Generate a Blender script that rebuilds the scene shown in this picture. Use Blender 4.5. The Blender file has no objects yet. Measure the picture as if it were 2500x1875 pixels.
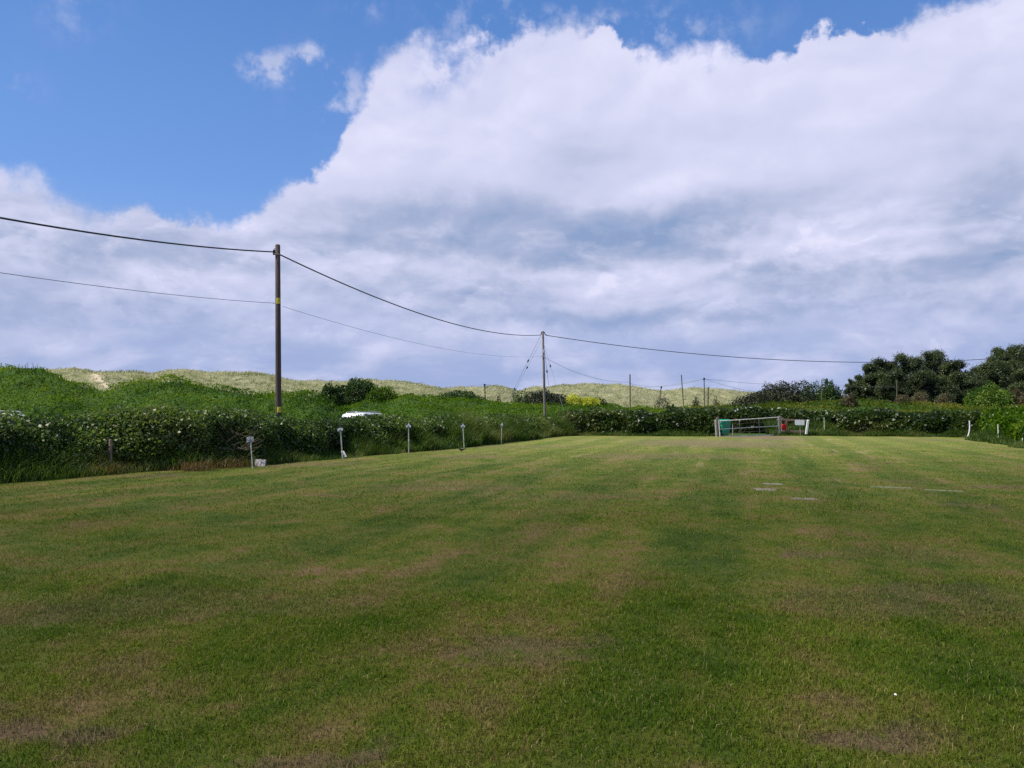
import bpy, math, random
import numpy as np
from mathutils import Vector

R = math.radians
rng = np.random.default_rng(11)
random.seed(5)
scene = bpy.context.scene
COL = scene.collection

# ------------------------------------------------------------------ camera
F = 1960.0            # focal length in photograph pixels (2500 wide)
EYE = 1.6
HOR = 1003.0          # image row of the horizon
TH = math.atan((HOR - 937.5) / F)
cam_d = bpy.data.cameras.new('camera')
cam = bpy.data.objects.new('camera', cam_d)
COL.objects.link(cam)
cam.location = (0, 0, EYE)
cam.rotation_euler = (math.pi / 2 + TH, 0, 0)
cam_d.sensor_width = 36.0
cam_d.lens = 36.0 * F / 2500.0
cam_d.clip_start = 0.05
cam_d.clip_end = 8000
scene.camera = cam

def P(px, py, Y):
    """point at depth Y seen at photograph pixel px, py"""
    x = (px - 1250.0) / F; y = (937.5 - py) / F
    dy = math.cos(TH) - y * math.sin(TH); dz = math.sin(TH) + y * math.cos(TH)
    k = Y / dy
    return Vector((x * k, Y, EYE + dz * k))

def G(px, py, z=0.0):
    """point on level ground seen at the pixel"""
    x = (px - 1250.0) / F; y = (937.5 - py) / F
    dy = math.cos(TH) - y * math.sin(TH); dz = math.sin(TH) + y * math.cos(TH)
    k = (z - EYE) / dz
    return Vector((x * k, dy * k, z))

# ------------------------------------------------------------------ node helper
class NT:
    def __init__(s, tree):
        s.t = tree; s.n = tree.nodes; s.l = tree.links; s.n.clear()
    def new(s, typ, **kw):
        nd = s.n.new(typ)
        for k, v in kw.items(): setattr(nd, k, v)
        return nd
    def put(s, sock, v):
        if v is None: return
        if isinstance(v, bpy.types.NodeSocket): s.l.new(v, sock)
        elif isinstance(v, (tuple, list)):
            v = tuple(v)
            if sock.type == 'RGBA' and len(v) == 3: v = v + (1,)
            sock.default_value = v
        else: sock.default_value = v
    def m(s, op, a, b=None, c=None, clamp=False):
        nd = s.new('ShaderNodeMath', operation=op, use_clamp=clamp)
        s.put(nd.inputs[0], a); s.put(nd.inputs[1], b); s.put(nd.inputs[2], c)
        return nd.outputs[0]
    def add(s, a, b): return s.m('ADD', a, b)
    def sub(s, a, b): return s.m('SUBTRACT', a, b)
    def mul(s, a, b): return s.m('MULTIPLY', a, b)
    def mr(s, v, a, b, c=0.0, d=1.0, smooth=True):
        nd = s.new('ShaderNodeMapRange', interpolation_type='SMOOTHSTEP' if smooth else 'LINEAR')
        for i, q in enumerate((v, a, b, c, d)): s.put(nd.inputs[i], q)
        return nd.outputs[0]
    def mix(s, f, a, b, blend='MIX'):
        nd = s.new('ShaderNodeMix', data_type='RGBA', blend_type=blend)
        s.put(nd.inputs[0], f); s.put(nd.inputs[6], a); s.put(nd.inputs[7], b)
        return nd.outputs[2]
    def xyz(s, x, y, z=0.0):
        nd = s.new('ShaderNodeCombineXYZ')
        s.put(nd.inputs[0], x); s.put(nd.inputs[1], y); s.put(nd.inputs[2], z)
        return nd.outputs[0]
    def sep(s, v):
        nd = s.new('ShaderNodeSeparateXYZ'); s.l.new(v, nd.inputs[0]); return nd.outputs
    def vm(s, op, a, b=None):
        nd = s.new('ShaderNodeVectorMath', operation=op)
        s.put(nd.inputs[0], a); s.put(nd.inputs[1], b)
        return nd.outputs[0]
    def noise(s, vec, scale, detail=4.0, rough=0.55, dist=0.0, col=False):
        nd = s.new('ShaderNodeTexNoise', noise_dimensions='3D')
        s.put(nd.inputs['Vector'], vec); s.put(nd.inputs['Scale'], scale)
        s.put(nd.inputs['Detail'], detail); s.put(nd.inputs['Roughness'], rough); s.put(nd.inputs['Distortion'], dist)
        return nd.outputs[1 if col else 0]
    def ramp(s, f, stops, interp='LINEAR'):
        nd = s.new('ShaderNodeValToRGB'); cr = nd.color_ramp; cr.interpolation = interp
        while len(cr.elements) < len(stops): cr.elements.new(0.5)
        for e, (p, c) in zip(cr.elements, stops): e.position = p; e.color = tuple(c) + (1,)
        s.put(nd.inputs[0], f); return nd.outputs[0]
    def attr(s, name):
        nd = s.new('ShaderNodeAttribute', attribute_name=name); return nd.outputs['Fac']
    def pos(s): return s.new('ShaderNodeNewGeometry').outputs['Position']
    def curve(s, f, pts):
        nd = s.new('ShaderNodeFloatCurve'); c = nd.mapping.curves[0]
        for p in pts[1:-1]: c.points.new(*p)
        c.points[0].location = pts[0]; c.points[-1].location = pts[-1]
        for i, p in enumerate(sorted(pts)): c.points[i].location = p; c.points[i].handle_type = 'AUTO_CLAMPED'
        nd.mapping.update(); s.put(nd.inputs['Value'], f); return nd.outputs[0]

# ------------------------------------------------------------------ sun and sky
SUN_EL, SUN_AZ = R(56), R(-100)      # azimuth measured from the view direction, + = right
sd = Vector((math.sin(SUN_AZ) * math.cos(SUN_EL), math.cos(SUN_AZ) * math.cos(SUN_EL), math.sin(SUN_EL)))
sun_d = bpy.data.lights.new('sun', 'SUN'); sun_d.energy = 4.6; sun_d.angle = R(1.2); sun_d.color = (1.0, 0.93, 0.80)
sun = bpy.data.objects.new('sun', sun_d); COL.objects.link(sun)
sun.rotation_euler = sd.to_track_quat('Z', 'Y').to_euler(); sun.location = sd * 100

scene.view_settings.view_transform = 'Standard'; scene.view_settings.look = 'None'
scene.view_settings.exposure = 0.4; scene.view_settings.gamma = 1.0
scene.render.engine = 'CYCLES'
scene.cycles.use_denoising = False
scene.cycles.max_bounces = 6; scene.cycles.diffuse_bounces = 3; scene.cycles.transparent_max_bounces = 4
scene.cycles.sample_clamp_indirect = 4.0

world = bpy.data.worlds.new('World'); scene.world = world; world.use_nodes = True
def build_sky():
    n = NT(world.node_tree)
    out = n.new('ShaderNodeOutputWorld'); bg = n.new('ShaderNodeBackground')
    n.l.new(bg.outputs[0], out.inputs[0]); bg.inputs[1].default_value = 0.1
    sky = n.new('ShaderNodeTexSky', sky_type='NISHITA', sun_disc=False, sun_elevation=SUN_EL,
                sun_rotation=SUN_AZ, air_density=1.0, dust_density=0.6, ozone_density=2.0)
    d = n.new('ShaderNodeTexCoord').outputs['Generated']
    x, y, z = n.sep(n.vm('NORMALIZE', d))
    az = n.m('ARCTAN2', x, y); el = n.m('ARCSINE', z)
    A = lambda px: math.atan((px - 1250) / F)
    def E(px, py):
        return math.atan((HOR - py) / F * math.cos(A(px)))
    # warp
    base = n.xyz(az, el, 0.0)
    w1 = n.noise(base, 4.5, 3.0, 0.5, col=True)
    w2 = n.noise(base, 16.0, 4.0, 0.6, col=True)
    wv = n.vm('ADD', n.vm('MULTIPLY', n.vm('SUBTRACT', w1, (.5, .5, .5)), (.05, .035, .05)),
              n.vm('MULTIPLY', n.vm('SUBTRACT', w2, (.5, .5, .5)), (.035, .03, .03)))
    p = n.vm('ADD', base, wv)
    pa, pe, _ = n.sep(p)
    # outline of the big cloud bank: elevation of its top edge against azimuth
    edge = [(-900, 470), (-300, 400), (0, 418), (60, 424), (110, 468), (170, 500), (240, 518), (300, 512), (345, 500), (400, 520), (440, 530),
            (500, 522), (560, 524), (610, 512), (655, 470), (700, 442), (760, 418), (800, 385), (828, 330), (845, 262), (885, 215),
            (915, 150), (960, 105), (1040, 90), (1160, 88), (1200, 98), (1300, 62), (1400, 38), (1450, 34), (1500, 70), (1560, 105),
            (1640, 112), (1740, 108), (1800, 120), (1860, 128), (1910, 120), (1950, 88), (2000, 50), (2080, 34), (2150, 50),
            (2225, 52), (2270, 25), (2340, -10), (2450, -50), (2700, -150), (3600, -300)]
    A0, A1, E1 = -0.95, 0.95, 0.75
    pts = [((A(px) - A0) / (A1 - A0), E(px, py) / E1) for px, py in edge]
    b = n.mul(n.curve(n.mr(pa, A0, A1, 0, 1, False), pts), E1)
    # wispiness of the edge: soft and ragged here and there
    f1 = n.noise(base, 30.0, 7.0, 0.62)
    dens = n.add(n.sub(b, pe), n.mul(n.sub(f1, 0.5), 0.06))
    soft = n.mr(n.noise(base, 6.0, 2.0, .5), 0.35, 0.7, 0.005, 0.026)
    big = n.mr(n.m('DIVIDE', dens, soft), -0.6, 1.0)
    def blob(px, py, rx, ry, rot=0.0, src=None):
        a = n.sub(pa if src is None else src[0], A(px)); e = n.sub(pe if src is None else src[1], E(px, py))
        c, s_ = math.cos(rot), math.sin(rot)
        u = n.add(n.mul(a, c), n.mul(e, s_)); v = n.sub(n.mul(e, c), n.mul(a, s_))
        q = n.add(n.m('POWER', n.mul(u, F / rx), 2), n.m('POWER', n.mul(v, F / ry), 2))
        return n.m('EXPONENT', n.mul(q, -1.0))
    # little cloud and wisps in the blue
    fw = n.noise(base, 22.0, 7.0, 0.62)
    sm = n.m('MAXIMUM', blob(668, 150, 95, 38, 0.35), n.mul(blob(748, 122, 36, 34, 0.8), 1.0))
    sm = n.mr(n.mul(n.mul(sm, 1.0), n.mr(fw, .38, .62, .3, 1.15)), 0.12, 0.85, 0, 0.72)
    wi = n.m('MAXIMUM', blob(830, 235, 100, 70, -0.5), n.m('MAXIMUM', blob(1490, 70, 260, 55), blob(1230, 60, 160, 60)))
    wi = n.mul(wi, n.mr(fw, .47, .68, 0, .75))
    w3 = n.mul(n.m('MAXIMUM', blob(190, 10, 60, 50), n.m('MAXIMUM', blob(20, 185, 60, 30), blob(885, 10, 60, 25))), n.mr(fw, .42, .7, 0, .35))
    hole = n.mul(n.m('MAXIMUM', blob(1090, 150, 90, 55, 0.5), n.mul(blob(1150, 112, 110, 26), .9)), n.mr(fw, .36, .62, 1.0, 0.0))
    # thin background veil
    # clouds out of frame (higher up, all around)
    hi = n.noise(n.xyz(n.m('DIVIDE', x, n.m('MAXIMUM', z, .15)), n.m('DIVIDE', y, n.m('MAXIMUM', z, .15)), 0.0), 1.1, 6.0, .6)
    hi = n.mul(n.mr(hi, .5, .66), n.mr(el, .50, .75))
    mask = n.m('MAXIMUM', n.m('MAXIMUM', n.mul(big, n.sub(1.0, n.mul(hole, .8))), sm), n.m('MAXIMUM', n.m('MAXIMUM', wi, w3), hi))
    # shading inside: relief noise lit from upper left
    sv = n.xyz(az, n.mul(el, 1.7), 0.0)
    warp = n.vm('MULTIPLY', n.vm('SUBTRACT', n.noise(sv, 5.0, 3.0, .5, col=True), (.5, .5, .5)), (.12, .10, .1))
    s1 = n.vm('ADD', sv, warp)
    na = n.noise(s1, 5.0, 5.0, 0.48); nb = n.noise(n.vm('ADD', s1, (-.016, .030, 0)), 5.0, 5.0, 0.48)
    relief = n.mul(n.sub(na, nb), 1.35)
    # streaky low clouds
    lv = n.vm('ADD', n.xyz(az, n.mul(el, 2.6), 3.0), warp)
    la = n.noise(lv, 7.0, 6.0, .55); lb = n.noise(n.vm('ADD', lv, (-.01, .05, 0)), 7.0, 6.0, .55)
    lrel = n.mul(n.sub(la, lb), 1.2)
    l2 = n.vm('ADD', n.xyz(az, n.mul(el, 1.9), 7.0), n.vm('MULTIPLY', warp, (.8, .8, .8)))
    lc = n.noise(l2, 15.0, 5.0, .58); ld = n.noise(n.vm('ADD', l2, (-.006, .022, 0)), 15.0, 5.0, .58)
    lrel = n.add(lrel, n.mul(n.sub(lc, ld), .95)); l3 = n.vm('ADD', n.xyz(az, n.mul(el, 1.7), 12.0), n.vm('MULTIPLY', warp, (.5, .5, .5)))
    pu = n.noise(l3, 9.0, 8.0, .58); pv = n.noise(n.vm('ADD', l3, (-.004, .035, 0)), 9.0, 4.0, .5)
    puff = n.mul(n.mr(pu, .50, .56), n.mr(n.sub(pu, pv), -.02, .10, .15, 1.0))
    lrel = n.add(lrel, n.sub(n.mul(puff, .24), .05))
    low = n.mr(el, E(1250, 650), E(1250, 400), 1.0, 0.0)            # 1 near the horizon
    # grey undersides
    g = None
    for px, py, rx, ry, k, rot in [
        (1560, 350, 260, 75, .20, 0.1), (1380, 370, 130, 60, .22, 0.2), (1050, 330, 60, 120, .08, -.6), (1300, 545, 420, 54, .60, -0.04), (1120, 505, 240, 50, .30, 0.1),
        (1620, 560, 220, 52, .42, 0.12), (1150, 590, 260, 36, .30, -.1), (1400, 640, 260, 34, .38, 0), (1880, 490, 300, 50, .24, 0.1), (2260, 520, 260, 60, .30, 0.05), (2440, 470, 160, 190, .30, 0),
        (2460, 260, 130, 120, .14, 0), (2150, 640, 420, 30, .36, 0), (1850, 700, 380, 28, .40, 0), (1100, 720, 300, 40, .4, 0), (1400, 770, 280, 24, .45, 0), (2000, 750, 500, 26, .35, 0),
        (120, 540, 460, 120, .30, 0), (300, 800, 500, 60, .25, 0), (500, 560, 200, 50, .12, 0), (280, 620, 280, 40, .2, 0), (120, 740, 260, 30, .25, 0), (860, 610, 160, 50, .25, 0)]:
        t = n.mul(blob(px, py, rx, ry, rot, (n.sep(n.vm('ADD', base, n.vm('MULTIPLY', wv, (1.6, 1.6, 1))))[0], n.sep(n.vm('ADD', base, n.vm('MULTIPLY', wv, (1.6, 1.6, 1))))[1])), k)
        g = t if g is None else n.add(g, t)
    h = None
    for px, py, rx, ry, k in [(2010, 590, 110, 55, .35), (2240, 560, 90, 50, .35), (1650, 680, 120, 40, .3), (1480, 690, 200, 36, .3),
                              (420, 640, 200, 40, .2), (560, 545, 90, 25, .25), (80, 560, 120, 60, .1), (2300, 740, 260, 50, .16), (450, 720, 160, 20, .15)]:
        t = n.mul(blob(px, py, rx, ry), k); h = t if h is None else n.add(h, t)
    lit = n.add(n.sub(n.add(n.sub(1.0, g), relief), 0.0), n.mul(n.mul(lrel, low), 1.0))
    lit = n.add(lit, h)
    lit = n.sub(lit, n.mul(low, 0.20))
    lit = n.sub(lit, n.mul(n.mr(big, 0.0, 1.0, .22, 0.0), 1.0))
    cl = n.ramp(n.mr(lit, -0.1, 1.15, 0, 1, False), [(0.0, (.27, .37, .60)), (0.35, (.43, .49, .70)), (0.62, (.58, .62, .83)), (0.82, (.67, .69, .91)), (1.0, (.78, .78, .98))])
    # hazy low band: cloud thins to lavender blue near the horizon
    haze = n.mr(el, E(1250, 930), E(1250, 640), 0.96, 0.0)
    thin = n.mr(la, .40, .62, 1.0, 0.0)
    cl = n.mix(n.mul(haze, n.add(.45, n.mul(thin, .55))), cl, (.345, .435, .715))
    # blue of the clear part: nishita, tinted to the camera's rendering of it
    blue = n.mix(1.0, sky.outputs[0], (.60, .74, .95), 'MULTIPLY')
    blue = n.mix(0.55, blue, n.ramp(el, [(0.0, (3.1, 4.3, 7.0)), (.26, (1.45, 2.95, 6.7)), (.48, (.82, 2.15, 5.5)), (.9, (.5, 1.3, 3.6))]))
    cl10 = n.vm('MULTIPLY', cl, (7.6, 7.6, 7.6))
    c = n.mix(mask, blue, cl10)
    # below the horizon: plain dull ground-bounce tone
    c = n.mix(n.mr(el, -0.02, 0.0, 1.0, 0.0), c, (1.0, 1.3, 1.2))
    n.put(bg.inputs[0], c)
build_sky()

# ------------------------------------------------------------------ object helpers
def tag(o, label=None, cat=None, group=None, kind=None):
    if label: o['label'] = label
    if cat: o['category'] = cat
    if group: o['group'] = group
    if kind: o['kind'] = kind
    return o
def empty(name, loc=(0, 0, 0), **kw):
    o = bpy.data.objects.new(name, None); COL.objects.link(o); o.location = loc; return tag(o, **kw)
def link(name, me, mat, parent=None, **kw):
    o = bpy.data.objects.new(name, me); COL.objects.link(o)
    if mat: me.materials.append(mat)
    if parent is not None:
        o.parent = parent
        o.location = -Vector(parent.location) if parent.parent is None else (0, 0, 0)
    return tag(o, **kw)
def np_mesh(name, V, Fc, attrs=None, smooth=False):
    me = bpy.data.meshes.new(name)
    V = np.asarray(V, np.float32); Fc = np.asarray(Fc, np.int32); k = Fc.shape[1]
    me.vertices.add(len(V)); me.vertices.foreach_set('co', V.ravel())
    me.loops.add(Fc.size); me.loops.foreach_set('vertex_index', Fc.ravel())
    me.polygons.add(len(Fc)); me.polygons.foreach_set('loop_start', np.arange(0, Fc.size, k, dtype=np.int32))
    me.polygons.foreach_set('loop_total', np.full(len(Fc), k, np.int32))
    if smooth: me.polygons.foreach_set('use_smooth', np.ones(len(Fc), bool))
    for a, v in (attrs or {}).items():
        at = me.attributes.new(a, 'FLOAT', 'POINT'); at.data.foreach_set('value', np.asarray(v, np.float32))
    me.update(calc_edges=True); me.validate()
    return me

class MB:
    """collects simple shapes into one mesh (world coordinates)"""
    def __init__(s): s.v = []; s.f = []; s.sm = []
    def _add(s, vs, fs, smooth=False):
        o = len(s.v); s.v += [tuple(v) for v in vs]; s.f += [tuple(i + o for i in f) for f in fs]; s.sm += [smooth] * len(fs)
    def box(s, c, size, rot=None, taper=1.0):
        c = Vector(c); hx, hy, hz = [q / 2 for q in size]; vs = []
        for zz in (-1, 1):
            k = taper if zz > 0 else 1.0
            for xx, yy in ((-1, -1), (1, -1), (1, 1), (-1, 1)):
                v = Vector((xx * hx * k, yy * hy * k, zz * hz))
                if rot is not None: v = rot @ v
                vs.append(c + v)
        s._add(vs, [(3, 2, 1, 0), (4, 5, 6, 7), (0, 1, 5, 4), (1, 2, 6, 5), (2, 3, 7, 6), (3, 0, 4, 7)])
    def tube(s, pts, rad, n=8, cap=True):
        pts = [Vector(p) for p in pts]; m = len(pts)
        rad = [rad] * m if isinstance(rad, (int, float)) else list(rad)
        up = None; vs = []
        for i, p in enumerate(pts):
            t = (pts[min(i + 1, m - 1)] - pts[max(i - 1, 0)]).normalized()
            if up is None: up = Vector((0, 0, 1)) if abs(t.z) < .9 else Vector((1, 0, 0))
            a = t.cross(up).normalized(); b = a.cross(t).normalized(); up = b
            for k in range(n):
                q = 2 * math.pi * k / n
                vs.append(p + (a * math.cos(q) + b * math.sin(q)) * rad[i])
        fs = [(i * n + k, i * n + (k + 1) % n, (i + 1) * n + (k + 1) % n, (i + 1) * n + k) for i in range(m - 1) for k in range(n)]
        s._add(vs, fs, True)
        if cap:
            s._add(vs[:n], [tuple(range(n))]); s._add(vs[-n:], [tuple(range(n))[::-1]])
    def prism(s, poly, a, b):
        """poly: list of Vector; extruded from +a to +b"""
        n = len(poly); a = Vector(a); b = Vector(b)
        vs = [Vector(p) + a for p in poly] + [Vector(p) + b for p in poly]
        s._add(vs, [tuple(range(n)), tuple(range(2 * n - 1, n - 1, -1))] + [(i, i + n, (i + 1) % n + n, (i + 1) % n) for i in range(n)])
    def ellipsoid(s, c, r, nu=10, nv=7):
        c = Vector(c); vs = []
        for j in range(nv + 1):
            t = math.pi * j / nv
            for i in range(nu):
                q = 2 * math.pi * i / nu
                vs.append(c + Vector((r[0] * math.sin(t) * math.cos(q), r[1] * math.sin(t) * math.sin(q), r[2] * math.cos(t))))
        s._add(vs, [(j * nu + i, j * nu + (i + 1) % nu, (j + 1) * nu + (i + 1) % nu, (j + 1) * nu + i) for j in range(nv) for i in range(nu)], True)
    def build(s, name, mat, parent=None, bevel=0.0, origin=None, **kw):
        me = bpy.data.meshes.new(name)
        org = Vector(origin) if origin is not None else Vector((0, 0, 0))
        me.from_pydata([tuple(Vector(v) - org) for v in s.v], [], s.f); me.polygons.foreach_set('use_smooth', s.sm); me.update()
        o = link(name, me, mat, None, **kw)
        if parent is not None:
            o.parent = parent
            off = Vector(parent.location)
            if parent.parent is not None: off = off + Vector(parent.parent.location)
            o.location = -off
        else: o.location = org
        if bevel:
            md = o.modifiers.new('bevel', 'BEVEL'); md.width = bevel; md.segments = 2; md.limit_method = 'ANGLE'
        return o

def hsh(ix, iy, iz):
    v = (ix.astype(np.int64) * 374761393 + iy.astype(np.int64) * 668265263 + iz.astype(np.int64) * 2147483647 + 1013904223) & 0xffffffff
    v = ((v ^ (v >> 13)) * 1274126177) & 0xffffffff
    v = ((v ^ (v >> 16)) * 2246822519) & 0xffffffff
    return ((v ^ (v >> 15)) & 0xffff) / 65535.0
def vn(x, y, z=0.0):
    """smooth value noise 0..1"""
    x = np.asarray(x, float); y = np.asarray(y, float); z = np.zeros_like(x) + z
    ix, iy, iz = np.floor(x), np.floor(y), np.floor(z); fx, fy, fz = x - ix, y - iy, z - iz
    fx = fx * fx * (3 - 2 * fx); fy = fy * fy * (3 - 2 * fy); fz = fz * fz * (3 - 2 * fz)
    r = 0
    for dx in (0, 1):
        for dy in (0, 1):
            for dz in (0, 1):
                r = r + hsh(ix + dx, iy + dy, iz + dz) * (fx if dx else 1 - fx) * (fy if dy else 1 - fy) * (fz if dz else 1 - fz)
    return r
def fbm(x, y, z=0.0, o=4):
    r = 0; a = .5; t = 0
    for i in range(o):
        r = r + a * vn(x * 2 ** i + 17 * i, y * 2 ** i + 5 * i, np.asarray(z) * 2 ** i); t += a; a *= .5
    return r / t

def leaf_arrays(C, size, aspect=.6, bias=0.5, r=rng, curl=.15):
    """diamond leaves at centres C (n,3); size (n,)"""
    n = len(C)
    nrm = r.normal(size=(n, 3)) * .6; nrm[:, 2] += bias; nrm /= np.linalg.norm(nrm, axis=1)[:, None]
    t = r.normal(size=(n, 3)); s = np.cross(nrm, t); s /= np.linalg.norm(s, axis=1)[:, None]
    d = np.cross(nrm, s)
    L = d * size[:, None] * .5; W = s * (size * aspect)[:, None] * .5
    up = nrm * (size * curl)[:, None]
    V = np.stack([C - L, C + W + up * .5 - L * .1, C + L, C - W + up * .5 - L * .1], 1).reshape(-1, 3)
    Fc = np.arange(4 * n).reshape(n, 4)
    return V, Fc, np.repeat(r.random(n), 4)
def blade_arrays(B, length, width, lean, leandir=None, r=rng, seg=2):
    """grass blades: bent strips of seg quads+tip; B (n,3) bases"""
    n = len(B)
    a = r.random(n) * 2 * np.pi
    w = np.stack([np.cos(a), np.sin(a), np.zeros(n)], 1) * (width * .5)[:, None]
    b = r.random(n) * 2 * np.pi if leandir is None else leandir
    ld = np.stack([np.cos(b), np.sin(b), np.zeros(n)], 1)
    up = np.zeros((n, 3)); up[:, 2] = 1
    if seg == 1:
        tip = B + up * (length * (1 - .4 * lean))[:, None] + ld * (length * lean)[:, None]
        V = np.stack([B - w, B + w, tip], 1).reshape(-1, 3)
        return V, np.arange(3 * n).reshape(n, 3), np.repeat(r.random(n), 3), np.tile([0, 0, 1.0], n)
    m = B + up * (length * .55)[:, None] + ld * (length * lean * .28)[:, None]
    tip = B + up * (length * (1 - .45 * lean))[:, None] + ld * (length * lean)[:, None]
    V = np.stack([B - w, B + w, m + w * .75, m - w * .75, tip], 1).reshape(-1, 3)
    o = np.arange(n)[:, None] * 5
    Fc = np.concatenate([o + [0, 1, 2], o + [0, 2, 3], o + [3, 2, 4]], 0)
    return V, Fc, np.repeat(r.random(n), 5), np.tile([0, 0, .55, .55, 1.0], n)
def join(parts):
    V = []; Fc = []; A = []; o = 0
    for p in parts:
        V.append(p[0]); Fc.append(p[1] + o); A.append(p[2]); o += len(p[0])
    return np.concatenate(V), np.concatenate(Fc), np.concatenate(A)

# ------------------------------------------------------------------ materials
def mat(name):
    m = bpy.data.materials.new(name); m.use_nodes = True
    n = NT(m.node_tree); o = n.new('ShaderNodeOutputMaterial'); return m, n, o
def simple(name, col, rough=.6, var=.15, scale=8.0, metal=0.0, spec=.5, stretch=(1, 1, 1), dark=None, bump=0.0):
    m, n, o = mat(name); p = n.new('ShaderNodeBsdfPrincipled')
    v = n.vm('MULTIPLY', n.pos(), stretch)
    f = n.noise(v, scale, 5.0, .6)
    c0 = tuple(q * (1 - var * 1.8) for q in col) if dark is None else dark
    n.put(p.inputs['Base Color'], n.mix(n.mr(f, .35, .62), c0, col))
    n.put(p.inputs['Roughness'], n.mr(f, .3, .7, rough * .85, min(1, rough * 1.15)))
    p.inputs['Metallic'].default_value = metal; p.inputs['Specular IOR Level'].default_value = spec
    if bump:
        b = n.new('ShaderNodeBump'); b.inputs['Strength'].default_value = bump; b.inputs['Distance'].default_value = .01
        n.l.new(n.noise(v, scale * 4, 4.0), b.inputs['Height']); n.l.new(b.outputs[0], p.inputs['Normal'])
    n.l.new(p.outputs[0], o.inputs[0]); return m
def leafmat(name, cols, trans=.35, nscale=.6, hi=None, gloss=.02, nsz=(1, 1, 1), rough=.45):
    """cols: ramp of three colours driven by position noise + per leaf random"""
    m, n, o = mat(name)
    f = n.add(n.add(n.mul(n.sub(n.noise(n.vm('MULTIPLY', n.pos(), nsz), nscale, 5.0, .62), .5), 1.9), n.add(.52, n.mul(n.sub(n.noise(n.pos(), .16, 2.0), .5), 1.3))), n.mul(n.sub(n.attr('rnd'), .5), .5))
    st = [(0.15 + .6 * i / (len(cols) - 1), c) for i, c in enumerate(cols)]
    c = n.ramp(f, [(.25, cols[0])] + [(.25 + .55 * (i + 1) / (len(cols) - 1), q) for i, q in enumerate(cols[1:])])
    if hi: c = n.mix(n.mr(n.attr('rnd'), .99, .993), c, hi)
    di = n.new('ShaderNodeBsdfDiffuse'); tr = n.new('ShaderNodeBsdfTranslucent'); gl = n.new('ShaderNodeBsdfGlossy')
    gl.inputs['Roughness'].default_value = rough
    n.l.new(c, di.inputs[0]); n.put(tr.inputs[0], n.mix(1.0, c, (1.15, 1.2, .7), 'MULTIPLY'))
    a = n.new('ShaderNodeMixShader'); a.inputs[0].default_value = trans
    n.l.new(di.outputs[0], a.inputs[1]); n.l.new(tr.outputs[0], a.inputs[2])
    b = n.new('ShaderNodeMixShader'); b.inputs[0].default_value = gloss
    n.l.new(a.outputs[0], b.inputs[1]); n.l.new(gl.outputs[0], b.inputs[2])
    n.l.new(b.outputs[0], o.inputs[0]); return m

MOW = math.atan2(14.6, 51.0)     # mowing lines run towards the gate
BARE = [  # bare or worn patches in the lawn: px, py, half width px, half height px, strength
    (85, 1752, 150, 34, 1.0), (215, 1785, 150, 26, 1.0), (1290, 1582, 200, 34, .75), (2060, 1760, 190, 40, .95), (760, 1860, 170, 36, .9),
    (1985, 1352, 90, 8, .8), (2200, 1460, 330, 40, .5), (1840, 1066, 80, 8, 1.0), (1740, 1082, 190, 10, .8), (1620, 1115, 190, 8, .5), (620, 1140, 120, 4, .5), (385, 1162, 60, 4, .6),
    (780, 1133, 110, 5, .5), (2440, 1188, 90, 4, .7), (2380, 1235, 70, 6, .5), (2200, 1175, 60, 4, .4), (420, 1480, 480, 40, .35), (60, 1500, 200, 30, .6),
    (1130, 1115, 130, 4, .5), (1290, 1090, 120, 3, .5), (2280, 1075, 120, 2.5, .5), (2050, 1350, 150, 14, .35), (1420, 1215, 220, 8, .3), (1100, 1190, 200, 8, .3), (2250, 1350, 120, 25, .3)]
BAREW = []
for px, py, rx, ry, k in BARE:
    c = G(px, py); e = G(px + rx, py); top = G(px, max(py - ry, 1012)); bot = G(px, py + ry)
    BAREW.append((c.x, c.y, abs(e.x - c.x), (top.y - bot.y) / 2, k))

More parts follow.
